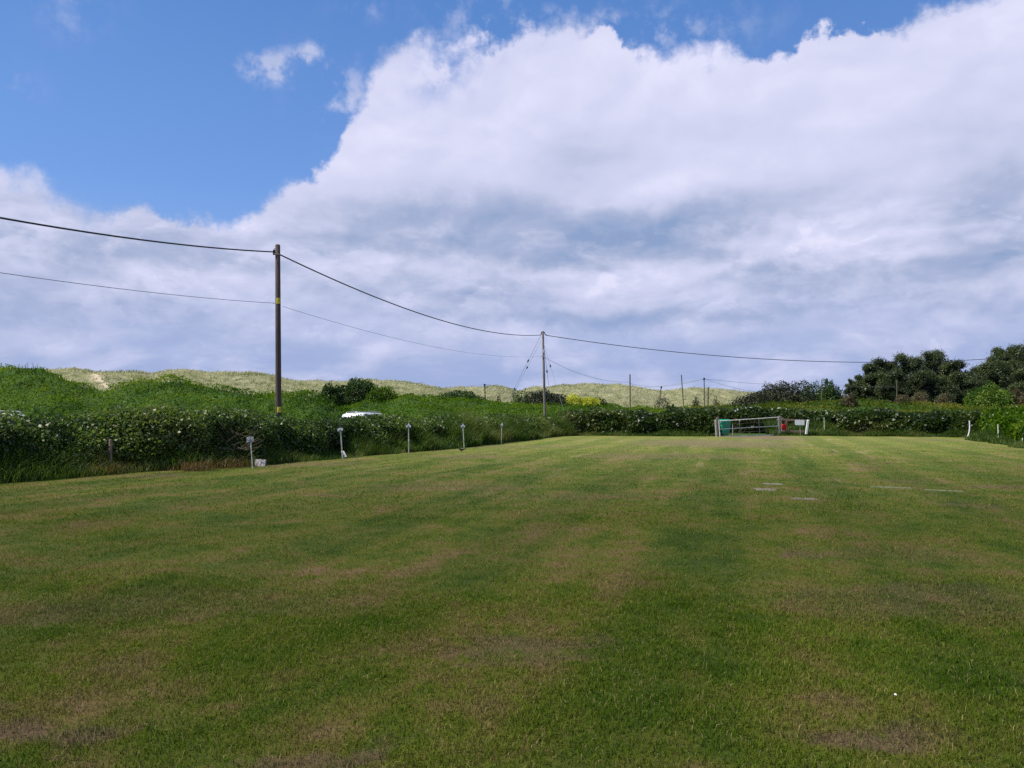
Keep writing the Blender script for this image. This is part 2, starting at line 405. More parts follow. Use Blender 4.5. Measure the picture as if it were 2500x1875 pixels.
def lawn_color(n):
    pos = n.pos(); x, y, _ = n.sep(pos)
    c, s = math.cos(MOW), math.sin(MOW)
    ac = n.sub(n.mul(x, c), n.mul(y, s)); al = n.add(n.mul(x, s), n.mul(y, c))
    wob = n.mul(n.sub(n.noise(pos, .25, 2.0), .5), 1.6)
    st = n.noise(n.xyz(n.mul(n.add(ac, wob), .55), n.mul(al, .06), 0.0), 1.0, 3.0, .55)
    st2 = n.noise(n.xyz(n.mul(ac, 2.2), n.mul(al, .22), 4.0), 1.0, 4.0, .6)
    bl = n.noise(pos, .75, 5.0, .66, .6)
    md = n.noise(pos, 2.8, 5.0, .68)
    fi = n.noise(pos, 14.0, 4.0, .7)
    f = n.add(n.add(n.mul(st, .30), n.mul(st2, .36)), n.add(n.mul(bl, .76), n.add(n.mul(md, .44), n.mul(n.sub(fi, .5), .30))))
    stripe = n.m('SINE', n.mul(n.add(ac, n.mul(wob, .18)), 2.9))
    stripe = n.mul(n.mr(stripe, -.6, .6, -1, 1), n.mr(n.noise(pos, .16, 2.0), .36, .58, .15, 1.0))
    f = n.add(n.add(n.mul(n.sub(n.sub(f, .40), .5), 1.55), .435), n.mul(stripe, .040))
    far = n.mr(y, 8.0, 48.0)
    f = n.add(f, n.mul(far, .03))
    col = n.ramp(f, [(.18, (.048, .098, .007)), (.38, (.078, .128, .011)), (.52, (.112, .146, .018)), (.66, (.152, .142, .040)), (.84, (.195, .152, .078))])
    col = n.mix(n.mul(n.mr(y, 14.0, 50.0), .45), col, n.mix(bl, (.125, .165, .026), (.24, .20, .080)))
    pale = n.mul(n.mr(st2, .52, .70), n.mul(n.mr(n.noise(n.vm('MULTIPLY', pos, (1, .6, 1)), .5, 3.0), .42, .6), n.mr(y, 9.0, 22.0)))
    col = n.mix(n.mul(pale, .8), col, (.22, .21, .085))
    mask = None
    wx = n.add(x, n.mul(n.sub(md, .5), 1.3)); wy = n.add(y, n.mul(n.sub(bl, .5), 2.5))
    for cx, cy, rx, ry, k in BAREW:
        q = n.add(n.m('POWER', n.mul(n.sub(wx, cx), 1 / rx), 2), n.m('POWER', n.mul(n.sub(wy, cy), 1 / ry), 2))
        t = n.mul(n.mr(q, 0.2, 1.8, 1.0, 0.0), k); mask = t if mask is None else n.m('MAXIMUM', mask, t)
    mask = n.mul(mask, n.mr(n.add(n.mul(md, .6), n.mul(n.noise(pos, 6.0, 4.0, .7), .4)), .33, .50, .0, 1.0))
    col = n.mix(1.0, col, n.mix(n.mr(stripe, -1, 1), (.96, .98, .95), (1.17, 1.14, 1.12)), 'MULTIPLY')
    col = n.mix(n.mul(mask, .85), col, n.mix(fi, (.105, .076, .042), (.235, .18, .115)))
    return col, mask, far

def ground_mat():
    m, n, o = mat('ground')
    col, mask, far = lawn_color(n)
    pos = n.pos(); x, y, _ = n.sep(pos)
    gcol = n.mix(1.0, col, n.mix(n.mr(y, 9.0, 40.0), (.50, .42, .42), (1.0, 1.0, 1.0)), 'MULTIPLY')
    green = n.ramp(n.noise(pos, .8, 5.0, .6), [(.3, (.018, .045, .006)), (.6, (.05, .10, .015))])
    dune = n.ramp(n.noise(n.vm('MULTIPLY', pos, (1, 1, 2.5)), .7, 6.0, .65), [(.3, (.12, .13, .06)), (.55, (.24, .24, .13)), (.7, (.34, .31, .19))])
    wild = n.mix(n.attr('dune'), green, dune)
    wild = n.mix(n.attr('sand'), wild, (.52, .44, .31))
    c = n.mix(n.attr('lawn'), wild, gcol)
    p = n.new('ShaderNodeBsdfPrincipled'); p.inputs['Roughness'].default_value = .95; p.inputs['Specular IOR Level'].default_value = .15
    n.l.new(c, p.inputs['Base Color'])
    b = n.new('ShaderNodeBump'); b.inputs['Strength'].default_value = .7; b.inputs['Distance'].default_value = .03
    n.l.new(n.add(n.noise(pos, 22.0, 4.0, .7), n.mul(n.noise(pos, 5.0, 3.0), 1.0)), b.inputs['Height']); n.l.new(b.outputs[0], p.inputs['Normal'])
    n.l.new(p.outputs[0], o.inputs[0]); return m
def blade_mat():
    m, n, o = mat('lawn_blades')
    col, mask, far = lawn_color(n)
    r = n.attr('rnd')
    c = n.mix(n.mr(r, .0, .5, .6, 0.0), col, n.mix(1.0, col, (.55, .75, .5), 'MULTIPLY'))
    c = n.mix(n.mr(r, .76, .99, 0, .75), c, n.mix(n.mr(r, .93, .97), (.15, .19, .035), (.36, .29, .14)))
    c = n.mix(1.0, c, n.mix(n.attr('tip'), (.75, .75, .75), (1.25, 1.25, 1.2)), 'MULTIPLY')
    di = n.new('ShaderNodeBsdfDiffuse'); tr = n.new('ShaderNodeBsdfTranslucent')
    n.l.new(c, di.inputs[0]); n.l.new(c, tr.inputs[0])
    a = n.new('ShaderNodeMixShader'); a.inputs[0].default_value = .35
    n.l.new(di.outputs[0], a.inputs[1]); n.l.new(tr.outputs[0], a.inputs[2]); n.l.new(a.outputs[0], o.inputs[0]); return m

M = {}
M['ground'] = ground_mat(); M['blades'] = blade_mat()
M['wood_dark'] = simple('creosoted_wood', (.115, .075, .062), .85, .3, 6, stretch=(9, 9, .35), dark=(.035, .02, .018), bump=.6)
M['wood_grey'] = simple('weathered_wood', (.26, .215, .19), .85, .3, 6, stretch=(9, 9, .35), dark=(.10, .075, .065), bump=.6)
M['wood_olive'] = simple('lichened_wood', (.15, .14, .07), .85, .3, 6, stretch=(9, 9, .4), dark=(.07, .06, .035))
M['wood_brown'] = simple('stake_wood', (.24, .17, .12), .85, .3, 9, stretch=(6, 6, .6), dark=(.11, .075, .05), bump=.5)
M['white_paint'] = simple('flaking_white_paint', (.84, .84, .87), .6, .1, 14, dark=(.60, .59, .58), bump=.4)
M['mossy_paint'] = simple('mossy_white_paint', (.70, .72, .62), .7, .2, 12, dark=(.34, .37, .26), bump=.4)
M['dirty_plate'] = simple('dirty_white_plate', (.60, .60, .60), .7, .2, 30, dark=(.14, .14, .12), bump=.4)
M['concrete'] = simple('pale_concrete', (.60, .56, .55), .9, .15, 12, dark=(.36, .32, .30), bump=.5)
M['slab'] = simple('paving_concrete', (.175, .14, .115), .9, .2, 6, dark=(.09, .085, .045), bump=.5)
M['slab_pale'] = simple('pale_paving_concrete', (.145, .15, .075), .9, .2, 9, dark=(.07, .085, .03), bump=.5)
M['soil'] = simple('molehill_soil', (.085, .055, .03), 1.0, .35, 20, dark=(.035, .022, .012), bump=1.0)
M['cable'] = simple('black_cable', (.030, .030, .036), .5, .1, 20)
M['wire'] = simple('dull_wire', (.20, .20, .23), .5, .1, 20)
M['black'] = simple('black_fitting', (.012, .012, .014), .4, .1, 20)
M['yellow'] = simple('warning_yellow', (.80, .66, .02), .5, .05, 12)
M['galv'] = simple('galvanised_steel', (.50, .50, .49), .45, .15, 20, metal=.35, dark=(.27, .25, .22))
M['galv_white'] = simple('white_gate_paint', (.68, .67, .66), .5, .1, 9, dark=(.40, .37, .33))
M['rust'] = simple('rusty_steel', (.22, .17, .12), .8, .2, 14, dark=(.14, .08, .05))
M['green_bin'] = simple('green_plastic', (.010, .30, .17), .45, .1, 4)
M['red'] = simple('red_plastic', (.62, .010, .014), .45, .05, 5)
M['sign_white'] = simple('faded_sign_face', (.84, .84, .88), .45, .05, 5)
M['orange_wood'] = simple('orange_brown_wood', (.26, .14, .09), .8, .2, 10)
M['car_white'] = simple('white_car_paint', (.80, .80, .82), .25, .02, 2)
M['glass'] = simple('dark_window_glass', (.02, .025, .03), .08, .02, 2)
M['tyre'] = simple('tyre_rubber', (.02, .02, .02), .85, .1, 9)
M['alloy'] = simple('wheel_metal', (.45, .45, .46), .35, .05, 9, metal=.8)
M['lamp'] = simple('lamp_lens', (.55, .56, .58), .15, .02, 9)
M['feather'] = simple('black_feathers', (.012, .011, .012), .6, .2, 30)
M['bark'] = simple('pine_bark', (.075, .055, .045), .9, .3, 5, stretch=(4, 4, 1), dark=(.03, .022, .018))
M['petal'] = simple('white_petals', (.80, .80, .74), .7, .05, 9)
M['hedge_near'] = leafmat('hedge_leaves', [(.024, .046, .010), (.050, .096, .015), (.095, .160, .026), (.140, .180, .045)], .46, .75, hi=(.22, .32, .12), gloss=.035)
M['hedge_far'] = leafmat('far_hedge_leaves', [(.020, .040, .008), (.042, .080, .013), (.078, .125, .022), (.125, .135, .04)], .42, .4, hi=(.17, .23, .09), gloss=.035)
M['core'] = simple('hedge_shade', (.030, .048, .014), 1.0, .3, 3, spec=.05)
M['dead'] = simple('dead_twigs', (.15, .11, .08), .9, .2, 9, dark=(.08, .06, .04))
M['long_grass'] = leafmat('long_grass', [(.026, .066, .006), (.052, .110, .010), (.090, .145, .020), (.145, .165, .045)], .45, .7, gloss=.02)
M['dry_grass'] = leafmat('dry_grass', [(.07, .045, .015), (.12, .075, .026), (.18, .12, .05)], .4, 2.0)
M['bank'] = leafmat('bank_leaves', [(.022, .058, .002), (.055, .125, .003), (.088, .175, .006), (.15, .205, .018)], .45, .3, gloss=.012)
M['heath'] = leafmat('heath_leaves', [(.035, .055, .006), (.075, .11, .009), (.12, .145, .014), (.17, .155, .035)], .4, .3, gloss=.012)
M['marram'] = leafmat('marram_grass', [(.16, .185, .085), (.265, .285, .145), (.36, .365, .21), (.46, .43, .29)], .3, .22)
M['bush'] = leafmat('bush_leaves', [(.016, .042, .010), (.034, .075, .016), (.065, .12, .028)], .3, .8)
M['bush_bright'] = leafmat('bright_bush_leaves', [(.035, .085, .010), (.09, .17, .02), (.19, .27, .04)], .4, .8)  # the paler bushes' own yellow-green leaf colour
M['scrub'] = leafmat('scrub_leaves', [(.018, .028, .014), (.035, .045, .026), (.058, .068, .040)], .25, .8)
M['gorse'] = leafmat('gorse_flowers', [(.36, .38, .03), (.58, .60, .05), (.66, .66, .18)], .3, 1.0)
M['pale_top'] = leafmat('pale_blossom', [(.30, .33, .16), (.50, .52, .32), (.6, .6, .4)], .3, 1.0)
M['brown_bush'] = leafmat('withered_leaves', [(.055, .045, .022), (.10, .085, .045), (.15, .13, .075)], .3, .9)
M['pine'] = leafmat('pine_needles', [(.030, .048, .018), (.058, .084, .032), (.11, .145, .05)], .3, .6, gloss=.03)

# ------------------------------------------------------------------ terrain
def tab(lst):
    a = np.array(lst, float); return (a[:, 0] - 1250) / F, a[:, 1]
RA = tab([(-1500, 905), (-500, 890), (0, 893), (100, 898), (160, 917), (215, 938), (250, 952), (300, 940), (400, 920), (480, 932), (540, 946), (620, 956), (700, 955), (780, 960), (815, 985), (860, 998), (940, 1012), (1010, 1030), (1100, 1075)])
RB = tab([(-400, 1075), (600, 1075), (760, 1000), (830, 980), (880, 976), (960, 969), (1000, 964), (1080, 968), (1180, 979), (1300, 987), (1450, 993), (1600, 997), (1700, 994), (1800, 990), (1900, 984), (1960, 979), (2050, 978), (2150, 979), (2230, 986), (2330, 992), (2500, 993), (3200, 990)])
RD = tab([(-1500, 900), (0, 905), (100, 906), (150, 904), (180, 899), (215, 905), (260, 906), (300, 910), (380, 909), (410, 907), (460, 904), (520, 909), (600, 912), (650, 917), (700, 925), (740, 929), (800, 931), (900, 929), (960, 932), (1000, 936), (1040, 943), (1080, 950), (1120, 948), (1180, 946), (1210, 942), (1240, 948), (1265, 955), (1300, 946), (1350, 944), (1400, 940), (1450, 938), (1500, 940), (1550, 945), (1620, 954), (1700, 950), (1780, 955), (1830, 959), (1900, 963), (2000, 968), (2200, 972), (3200, 975)])
def smooth(t): t = np.clip(t, 0, 1); return t * t * (3 - 2 * t)
def ridge(u, Y, T, Y0, wf, wb, jit=0.0):
    py = np.interp(u, T[0], T[1]); h = EYE + (HOR - py) * Y0 / F
    h = np.maximum(h, 0)
    f = np.where(Y < Y0, smooth((Y - (Y0 - wf)) / wf), smooth(1 - (Y - Y0) / wb))
    return h * f
def terrain(X, Y):
    X = np.asarray(X, float); Y = np.asarray(Y, float)
    Ys = np.maximum(Y, 8.0); u = np.clip(X / Ys, -1.4, 1.4)
    a = np.maximum(ridge(u, Y, RA, 54.0, 11.0, 14.0) - .34 * smooth((Y - 43) / 8), 0) ; b = np.maximum(ridge(u, Y, RB, 78.0, 22.0, 18.0) - .22 * smooth((Y - 60) / 12), 0)
    yd = np.interp(u, [-.64, -.2, .1, .35], [118, 135, 150, 165])
    n1 = (fbm(X * .07, Y * .07, 3.0) - .5)
    py = np.interp(u, RD[0], RD[1]); h = np.maximum(EYE + (HOR - py) * yd / F, 0)
    f = np.where(Y < yd, smooth((Y - (yd - 42)) / 42), smooth(1 - (Y - yd) / 40) * .8 + .2 * smooth(1 - (Y - yd) / 160))
    d = h * f
    lump = (fbm(X * .25 + Y * .12, Y * .22, 9.0, 3) - .5)
    d = d + f * (np.minimum(n1, .04) * 5.5 * smooth((yd - Y) / 12.0) + lump * np.where(Y > yd - 8, 1.0, 2.6) - .02)
    g = np.maximum(a, b)
    bump = (fbm(X * .4, Y * .4, 1.0, 3) - .5) * .85
    g = g + bump * np.clip(g, 0, 1)
    base = np.where(Y > 56, .35 * smooth((Y - 56) / 20), 0)
    z = np.maximum(np.maximum(g, d), base)
    dz = (d > g + .05).astype(float) * (Y > 80)
    return z, dz
def axis(a, b, step, far):
    core = np.arange(a, b + step, step); k = []; v = step; p = b + step
    while p < far: v *= 1.35; p += v; k.append(p)
    q = []; v = step; p = a
    while p > -far: v *= 1.35; p -= v; q.append(p)
    return np.array(q[::-1] + list(core) + k)
# left hedge foot line, far hedge, right hedge
HL = np.array([(-20, -14), (-17.5, -2), (-14.6, 8), (-11.3, 17.7), (-10.1, 20.6), (-7.3, 23.3), (-5.75, 27.6), (-3.95, 31.7), (-2.15, 36.3), (-.45, 41), (1.3, 46.5), (3.6, 51.6)])
HF = np.array([(3.0, 51.9), (7, 51.6), (11.0, 51.0), (12.4, 50.6)])
HF2 = np.array([(20.9, 51.3), (24, 50.6), (28.4, 48.6)])
HR = np.array([(28.2, 49.2), (25.2, 43.0), (22.6, 35.5), (21.0, 31.0), (19.8, 25), (19.2, 12), (19, -8)])
def in_lawn(X, Y):
    xl = np.interp(Y, HL[:, 1], HL[:, 0]); hr = HR[::-1]; xr = np.interp(Y, hr[:, 1], hr[:, 0])
    return (X > xl - .6) & (X < xr + .6) & (Y < 52.4)
def build_ground():
    xs = axis(-95, 110, .75, 3500); ys = axis(-20, 215, .75, 3500)
    X, Y = np.meshgrid(xs, ys); Z, D = terrain(X, Y)
    L = in_lawn(X, Y).astype(float)
    und = (fbm(X * .12, Y * .12, 5.0, 2) - .5) * .08 * L * smooth((Y - 4) / 8)
    Z = np.where(L > 0, und, Z)
    s = np.zeros_like(Z)
    for px, yy, rx, ry in ((238, 0, 9, 9), (250, 0, 7, 12)):
        pass
    u = X / np.maximum(Y, 8)
    for px, py, r in ((232, 917, 7), (245, 927, 7), (254, 938, 7), (258, 946, 6)):
        pyy = HOR - (Z - EYE) / np.maximum(Y, 8) * F; pxx = 1250 + u * F
        s = np.maximum(s, ((((pxx - px) / r) ** 2 + ((pyy - py) / 6.5) ** 2) < 1.6) * (D > 0))
    nx, ny = len(xs), len(ys); idx = np.arange(nx * ny).reshape(ny, nx)
    Fc = np.stack([idx[:-1, :-1], idx[:-1, 1:], idx[1:, 1:], idx[1:, :-1]], -1).reshape(-1, 4)
    me = np_mesh('ground', np.stack([X, Y, Z], -1).reshape(-1, 3), Fc, {'lawn': L.ravel(), 'dune': D.ravel(), 'sand': s.ravel()}, smooth=True)
    link('ground', me, M['ground'], kind='structure', label='mown lawn and grassy dune land stretching to the sea')
build_ground()

# ------------------------------------------------------------------ lawn blades
def bare_mask(X, Y):
    m = np.zeros_like(X)
    for cx, cy, rx, ry, k in BAREW:
        q = ((X - cx) / rx) ** 2 + ((Y - cy) / ry) ** 2; m = np.maximum(m, np.clip(1.3 - q, 0, 1) * k)
    return m
def build_lawn_blades():
    parts = []
    def ring(y0, y1, n, ln, wd, seg, f0=0.0, f1=0.0, wide=0.0):
        t = rng.random(n); Y = y0 * (y1 / y0) ** t if y1 > 20 else np.sqrt(y0 ** 2 + t * (y1 ** 2 - y0 ** 2))
        X = (rng.random(n) * 2 - 1) * (.70 * Y + wide)
        tuft = vn(X * 9, Y * 9) * .6 + vn(X * 2.3, Y * 2.3) * .5
        fade = (1.0 if not f0 else smooth((Y - y0) / f0)) * (1.0 if not f1 else smooth((y1 - Y) / f1))
        keep = (rng.random(n) < (.35 + tuft) * fade) & in_lawn(X, Y)
        X, Y, tf = X[keep], Y[keep], tuft[keep]; k = len(X); bm = bare_mask(X + (vn(X * 2, Y * 2, 3.) - .5), Y + (vn(X * 2, Y * 2, 5.) - .5))
        B = np.stack([X, Y, (fbm(X * .12, Y * .12, 5.0, 2) - .5) * .08 * smooth((Y - 4) / 8) - .004], 1)
        big = vn(X * .9, Y * .9, 7.0)
        L = ln * (.5 + .9 * rng.random(k)) * (.8 + .4 * tf) * (.8 + .4 * big) * (1 - .22 * bm); W = wd * (.6 + .8 * rng.random(k))
        parts.append(blade_arrays(B, L, W, (.25 + .75 * rng.random(k)), None, rng, seg))
    ring(2.4, 8.5, 720000, .038, .0040, 2, 0, 3.0, 2.2)
    ring(5.5, 15.0, 440000, .036, .0062, 1, 3.0, 4.0, 2.2)
    ring(11.0, 48.0, 280000, .038, .013, 1, 4.0, 16.0, 2.5)
    for i, p in enumerate(parts):
        pass
    two = parts[0]; one = parts[1:]
    V = np.concatenate([p[0] for p in parts]); o = 0; Fs = []
    for p in parts: Fs.append(p[1] + o); o += len(p[0])
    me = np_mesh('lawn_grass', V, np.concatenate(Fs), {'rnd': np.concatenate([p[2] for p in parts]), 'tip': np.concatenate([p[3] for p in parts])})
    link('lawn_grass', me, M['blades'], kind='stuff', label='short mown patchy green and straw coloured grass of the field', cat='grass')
build_lawn_blades()

# ------------------------------------------------------------------ hedges
def poly_at(pl, s):
    d = np.r_[0, np.cumsum(np.hypot(*np.diff(pl, axis=0).T))]
    x = np.interp(s, d, pl[:, 0]); y = np.interp(s, d, pl[:, 1])
    e = .4; dx = np.interp(s + e, d, pl[:, 0]) - np.interp(s - e, d, pl[:, 0]); dy = np.interp(s + e, d, pl[:, 1]) - np.interp(s - e, d, pl[:, 1])
    l = np.hypot(dx, dy) + 1e-9
    return x, y, dx / l, dy / l, d[-1]
def hedge_surf(pl, s, ph, H, W, side, k):
    """ph 0 = foot on the lawn side .. 1 = foot on the back"""
    x, y, tx, ty, _ = poly_at(pl, s); nx, ny = (-ty * side, tx * side)
    h = np.interp(s, H[0], H[1])
    a = ph * np.pi; c = np.cos(a); sn = np.sin(a)
    c = np.sign(c) * np.abs(c) ** .75; sn = np.abs(sn) ** .6
    lump = 1 + (fbm(s * .55, ph * 3.2, 2.0, 3) - .5) * .55 + (vn(s * 1.9, ph * 7, 4.0) - .5) * .16
    off = W * .5 * (1 - c * lump * k) + .32; z = h * sn * k * (1 + (fbm(s * .42 + pl[0, 0], 3.0, 1.0, 3) - .5) * .36 + (vn(s * 1.7 + pl[0, 1], ph * 4, 8.0) - .5) * .16)
    return np.stack([x + nx * off, y + ny * off, z], -1)
def make_hedge(name, pl, H, W, side, nleaf, lsize, mat_, label, group, view_d=0.0, flowers=0, flower_size=.05):
    L = poly_at(pl, np.zeros(1))[4]
    root = empty(name, (0, 0, 0), label=label, cat='hedge', group=group)
    ns, npn = int(L / .5) + 2, 14
    S, Q = np.meshgrid(np.linspace(0, L, ns), np.linspace(0, 1, npn))
    V = hedge_surf(pl, S.ravel(), Q.ravel(), H, W, side, .86)
    idx = np.arange(ns * npn).reshape(npn, ns)
    Fc = np.stack([idx[:-1, :-1], idx[:-1, 1:], idx[1:, 1:], idx[1:, :-1]], -1).reshape(-1, 4)
    link('shade_core', np_mesh('shade_core', V, Fc, None, True), M['core'], root)  # solid dark shell; the shade inside the hedge is put into its colour
    # leaves, more of them where the hedge is near
    s = rng.random(nleaf * 3) * L; x, y, _, _, _ = poly_at(pl, s); dist = np.hypot(x, y)
    w = (1 / np.maximum(dist, 14)); keep = (rng.random(len(s)) < w / w.max()) & (y > -6); s = s[keep][:nleaf]; dist = dist[keep][:nleaf]
    n = len(s); ph = rng.random(n) ** 1.15 * .8; k = 1.02 - .13 * rng.random(n) ** 1.6 + .10 * (rng.random(n) < .05) * rng.random(n)
    C = hedge_surf(pl, s, ph, H, W, side, k)
    C += rng.normal(size=C.shape) * .035; C[:, 2] = np.maximum(C[:, 2], .02)
    sz = lsize * np.exp(rng.normal(size=n) * .38 - .05) * (.75 + .6 * vn(s * .6, ph * 3, 21.)) * np.clip(dist / 22, .9, 2.2)
    sz = np.minimum(sz, lsize * 1.7 * np.clip(dist / 30, 1, 1.5)); V, Fc, A = leaf_arrays(C, sz, .7, .45)
    link('foliage', np_mesh('foliage', V, Fc, {'rnd': A}), mat_, root)
    # sprays of stems poking out of the top
    m = int(L * 9); s = rng.random(m) * L; B = hedge_surf(pl, s, .3 + .35 * rng.random(m), H, W, side, .95)
    Vb, Fb, Ab, _ = blade_arrays(B, .12 + .26 * rng.random(m), np.full(m, .018), .3 + .5 * rng.random(m))
    link('shoots', np_mesh('shoots', Vb, Fb, {'rnd': Ab}), mat_, root, kind='stuff')
    if flowers:
        s = rng.random(flowers * 4) * L; ph = .18 + .35 * rng.random(len(s)); kk = vn(s * .45, ph * 4, 11.0) > .52
        s, ph = s[kk][:flowers], ph[kk][:flowers]
        C = hedge_surf(pl, s, ph, H, W, side, 1.03)
        x, y, _, _, _ = poly_at(pl, s)
        V, Fc, A = leaf_arrays(C, flower_size * (.5 + rng.random(len(s))) * np.clip(np.hypot(x, y) / 26, .8, 1.8), 1.0, .0)
        link('blossom', np_mesh('blossom', V, Fc, {'rnd': A}), M['petal'], root, kind='stuff')
    return root
dl = np.r_[0, np.cumsum(np.hypot(*np.diff(HL, axis=0).T))]
make_hedge('hedge', HL, (dl, [1.5, 1.5, 1.5, 1.46, 1.60, 1.42, 1.29, 1.18, 1.22, 1.22, 1.2, 1.2]), 3.0, 1, 190000, .075, M['hedge_near'],
           'long leafy hedge down the left side of the lawn, in front of the bank', 'hedges round the field', flowers=100, flower_size=.055)
make_hedge('hedge', HF, ([0, 9.5], [1.45, 1.5]), 3.2, 1, 34000, .11, M['hedge_far'],
           'dark dense hedge at the far end, left of the metal gate', 'hedges round the field', flowers=60, flower_size=.09)
make_hedge('hedge', HF2, ([0, 8], [1.4, 1.62]), 3.4, 1, 36000, .11, M['hedge_far'],
           'dark hedge at the far end, right of the white sign', 'hedges round the field', flowers=20, flower_size=.09)
make_hedge('hedge', HR, ([0, 10, 60], [1.65, 1.25, 1.3]), 3.2, 1, 80000, .070, M['bank'],
           'bright green overgrown hedge along the right edge of the lawn', 'hedges round the field', flowers=30, flower_size=.08)
make_hedge('hedge', np.array([(11.5, 56.2), (16, 56.6), (22.5, 55.6)]), ([0, 11], [1.75, 1.6]), 3.2, 1, 30000, .12, M['hedge_far'],
           'flowering bramble hedge behind the metal gate', 'hedges round the field', flowers=60, flower_size=.10)

# long grass along the hedge feet
def verge():
    Vs = []; 
    def strip(pl, n, ln, wd, s0=0, s1=1e9, off=(-.35, .5)):
        L = poly_at(pl, np.zeros(1))[4]; s = s0 + rng.random(n) * (min(s1, L) - s0)
        x, y, tx, ty, _ = poly_at(pl, s); o = off[0] + rng.random(n) * (off[1] - off[0])
        o += (vn(s * .7, 0, 3.0) - .5) * .5
        B = np.stack([x - ty * o, y + tx * o, np.zeros(n)], 1)
        hgt = ln * (.3 + rng.random(n)) * np.clip(.35 + .9 * (o - off[0]) / (off[1] - off[0]), .2, 1.3) * (.5 + vn(s * .9, 1.0, 6.0))
        Vs.append(blade_arrays(B, hgt, wd * (.6 + .8 * rng.random(n)), .25 + .5 * rng.random(n)))
    strip(HL, 52000, .55, .012, 18)
    strip(HL, 34000, 1.25, .022, 48, off=(-.45, 1.0))
    strip(HF, 9000, .40, .022); strip(HF2, 12000, .55, .024); strip(HR, 26000, .7, .022, 0, 32, off=(-.6, 1.0))
    strip(np.array([(12.2, 50.9), (12.6, 51.3)]), 1200, .5, .02)
    strip(np.array([(16.6, 51.2), (18.5, 51.4), (21, 51.3)]), 5000, .42, .022, off=(-.2, .7))
    strip(np.array([(17.0, 52.4), (21.5, 52.2)]), 9000, 1.0, .024, off=(-.3, 2.0))
    V, Fc, A = join([p[:3] for p in Vs])
    link('long_grass', np_mesh('long_grass', V, Fc, {'rnd': A}), M['long_grass'], kind='stuff', label='long uncut green grass growing along the foot of the hedges', cat='grass')
    Vs.clear()
    for px, py, w in ((240, 1158, .55), (225, 1162, .4), (520, 1146, .8), (560, 1143, .6), (470, 1152, .5), (600, 1138, .4)):
        g = G(px, py); n = 420
        B = np.stack([g.x + rng.normal(size=n) * w * .6, g.y + .25 + rng.normal(size=n) * .18, np.zeros(n)], 1)
        Vs.append(blade_arrays(B, .12 + .34 * rng.random(n), np.full(n, .010), .4 + .6 * rng.random(n)))
    V, Fc, A = join([p[:3] for p in Vs])
    link('dry_grass', np_mesh('dry_grass', V, Fc, {'rnd': A}), M['dry_grass'], kind='stuff', label='withered orange brown grass at the foot of the left hedge', cat='dry grass')
verge()

# ------------------------------------------------------------------ ground cover on bank, heath and dunes
def cover():
    def samp(n, y0, y1, umin=-.9, umax=.9):
        Y = y0 * (y1 / y0) ** rng.random(n); u = umin + rng.random(n) * (umax - umin); return u * Y, Y
    X, Y = samp(440000, 36, 97)
    Z, D = terrain(X, Y); lump = fbm(X * .55, Y * .55, 4.0, 3)
    k = (D < .5) & ~in_lawn(X, Y) & (Z > .05) & ((Y > 56) | (X < -4)); X, Y, Z, lump = X[k], Y[k], Z[k], lump[k]
    heath = (X > Y * .22) & (Y > 50)
    cz = Z + (lump - .3) * .7 * rng.random(len(X)) + .02
    cz = cz + np.maximum(0, vn(X * 1.1, Y * .9, 12.0) - .55) * np.where(Y > 60, .45, 1.1); C = np.stack([X, Y, cz], 1); sz = (.09 + .12 * rng.random(len(X))) * np.clip(Y / 60, .8, 1.4)
    for nm, sel, m, lab in (('ground_cover', ~heath, 'bank', 'bright green bracken and nettles covering the bank behind the left hedge'),
                            ('heath_vegetation', heath, 'heath', 'yellow green rough growth on the rise behind the gate')):
        V, Fc, A = leaf_arrays(C[sel], sz[sel], .6, 1.0)
        link(nm, np_mesh(nm, V, Fc, {'rnd': A}), M[m], kind='stuff', label=lab, cat='undergrowth')
    # stalks over the bank
    n = 50000; X, Y = samp(n, 36, 95); Z, D = terrain(X, Y); k = (D < .5) & ~in_lawn(X, Y) & (Z > .2); X, Y, Z = X[k], Y[k], Z[k]; n = len(X)
    V, Fc, A, _ = blade_arrays(np.stack([X, Y, Z], 1), .25 + .45 * rng.random(n), .03 + .02 * rng.random(n), .2 + .5 * rng.random(n))
    link('tall_grass', np_mesh('tall_grass', V, Fc, {'rnd': A}), M['bank'], kind='stuff', label='tall grass stalks standing among the bank undergrowth', cat='grass')
    X, Y = samp(420000, 76, 185)
    Z, D = terrain(X, Y); k = (D > .5) & (rng.random(len(X)) < .35 + .9 * vn(X * .8, Y * .8, 2.0)); X, Y, Z = X[k], Y[k], Z[k]
    pxx = 1250 + X / Y * F; pyy = HOR - (Z - EYE) / Y * F
    k = ~((np.abs(pxx - (232 + (pyy - 915) * .85)) < 6) & (pyy > 914) & (pyy < 950)); X, Y, Z = X[k], Y[k], Z[k]; n = len(X)
    cl = vn(X * .9, Y * .9, 5.0)
    V, Fc, A, _ = blade_arrays(np.stack([X, Y, Z - .05], 1), (.20 + .34 * rng.random(n)) * (.4 + 1.1 * cl), .05 + .05 * rng.random(n), .4 + .6 * rng.random(n), rng.normal(size=n) * .7 + .2)
    link('marram_grass', np_mesh('marram_grass', V, Fc, {'rnd': A}), M['marram'], kind='stuff', label='pale wind blown marram grass covering the dunes', cat='dune grass')
cover()

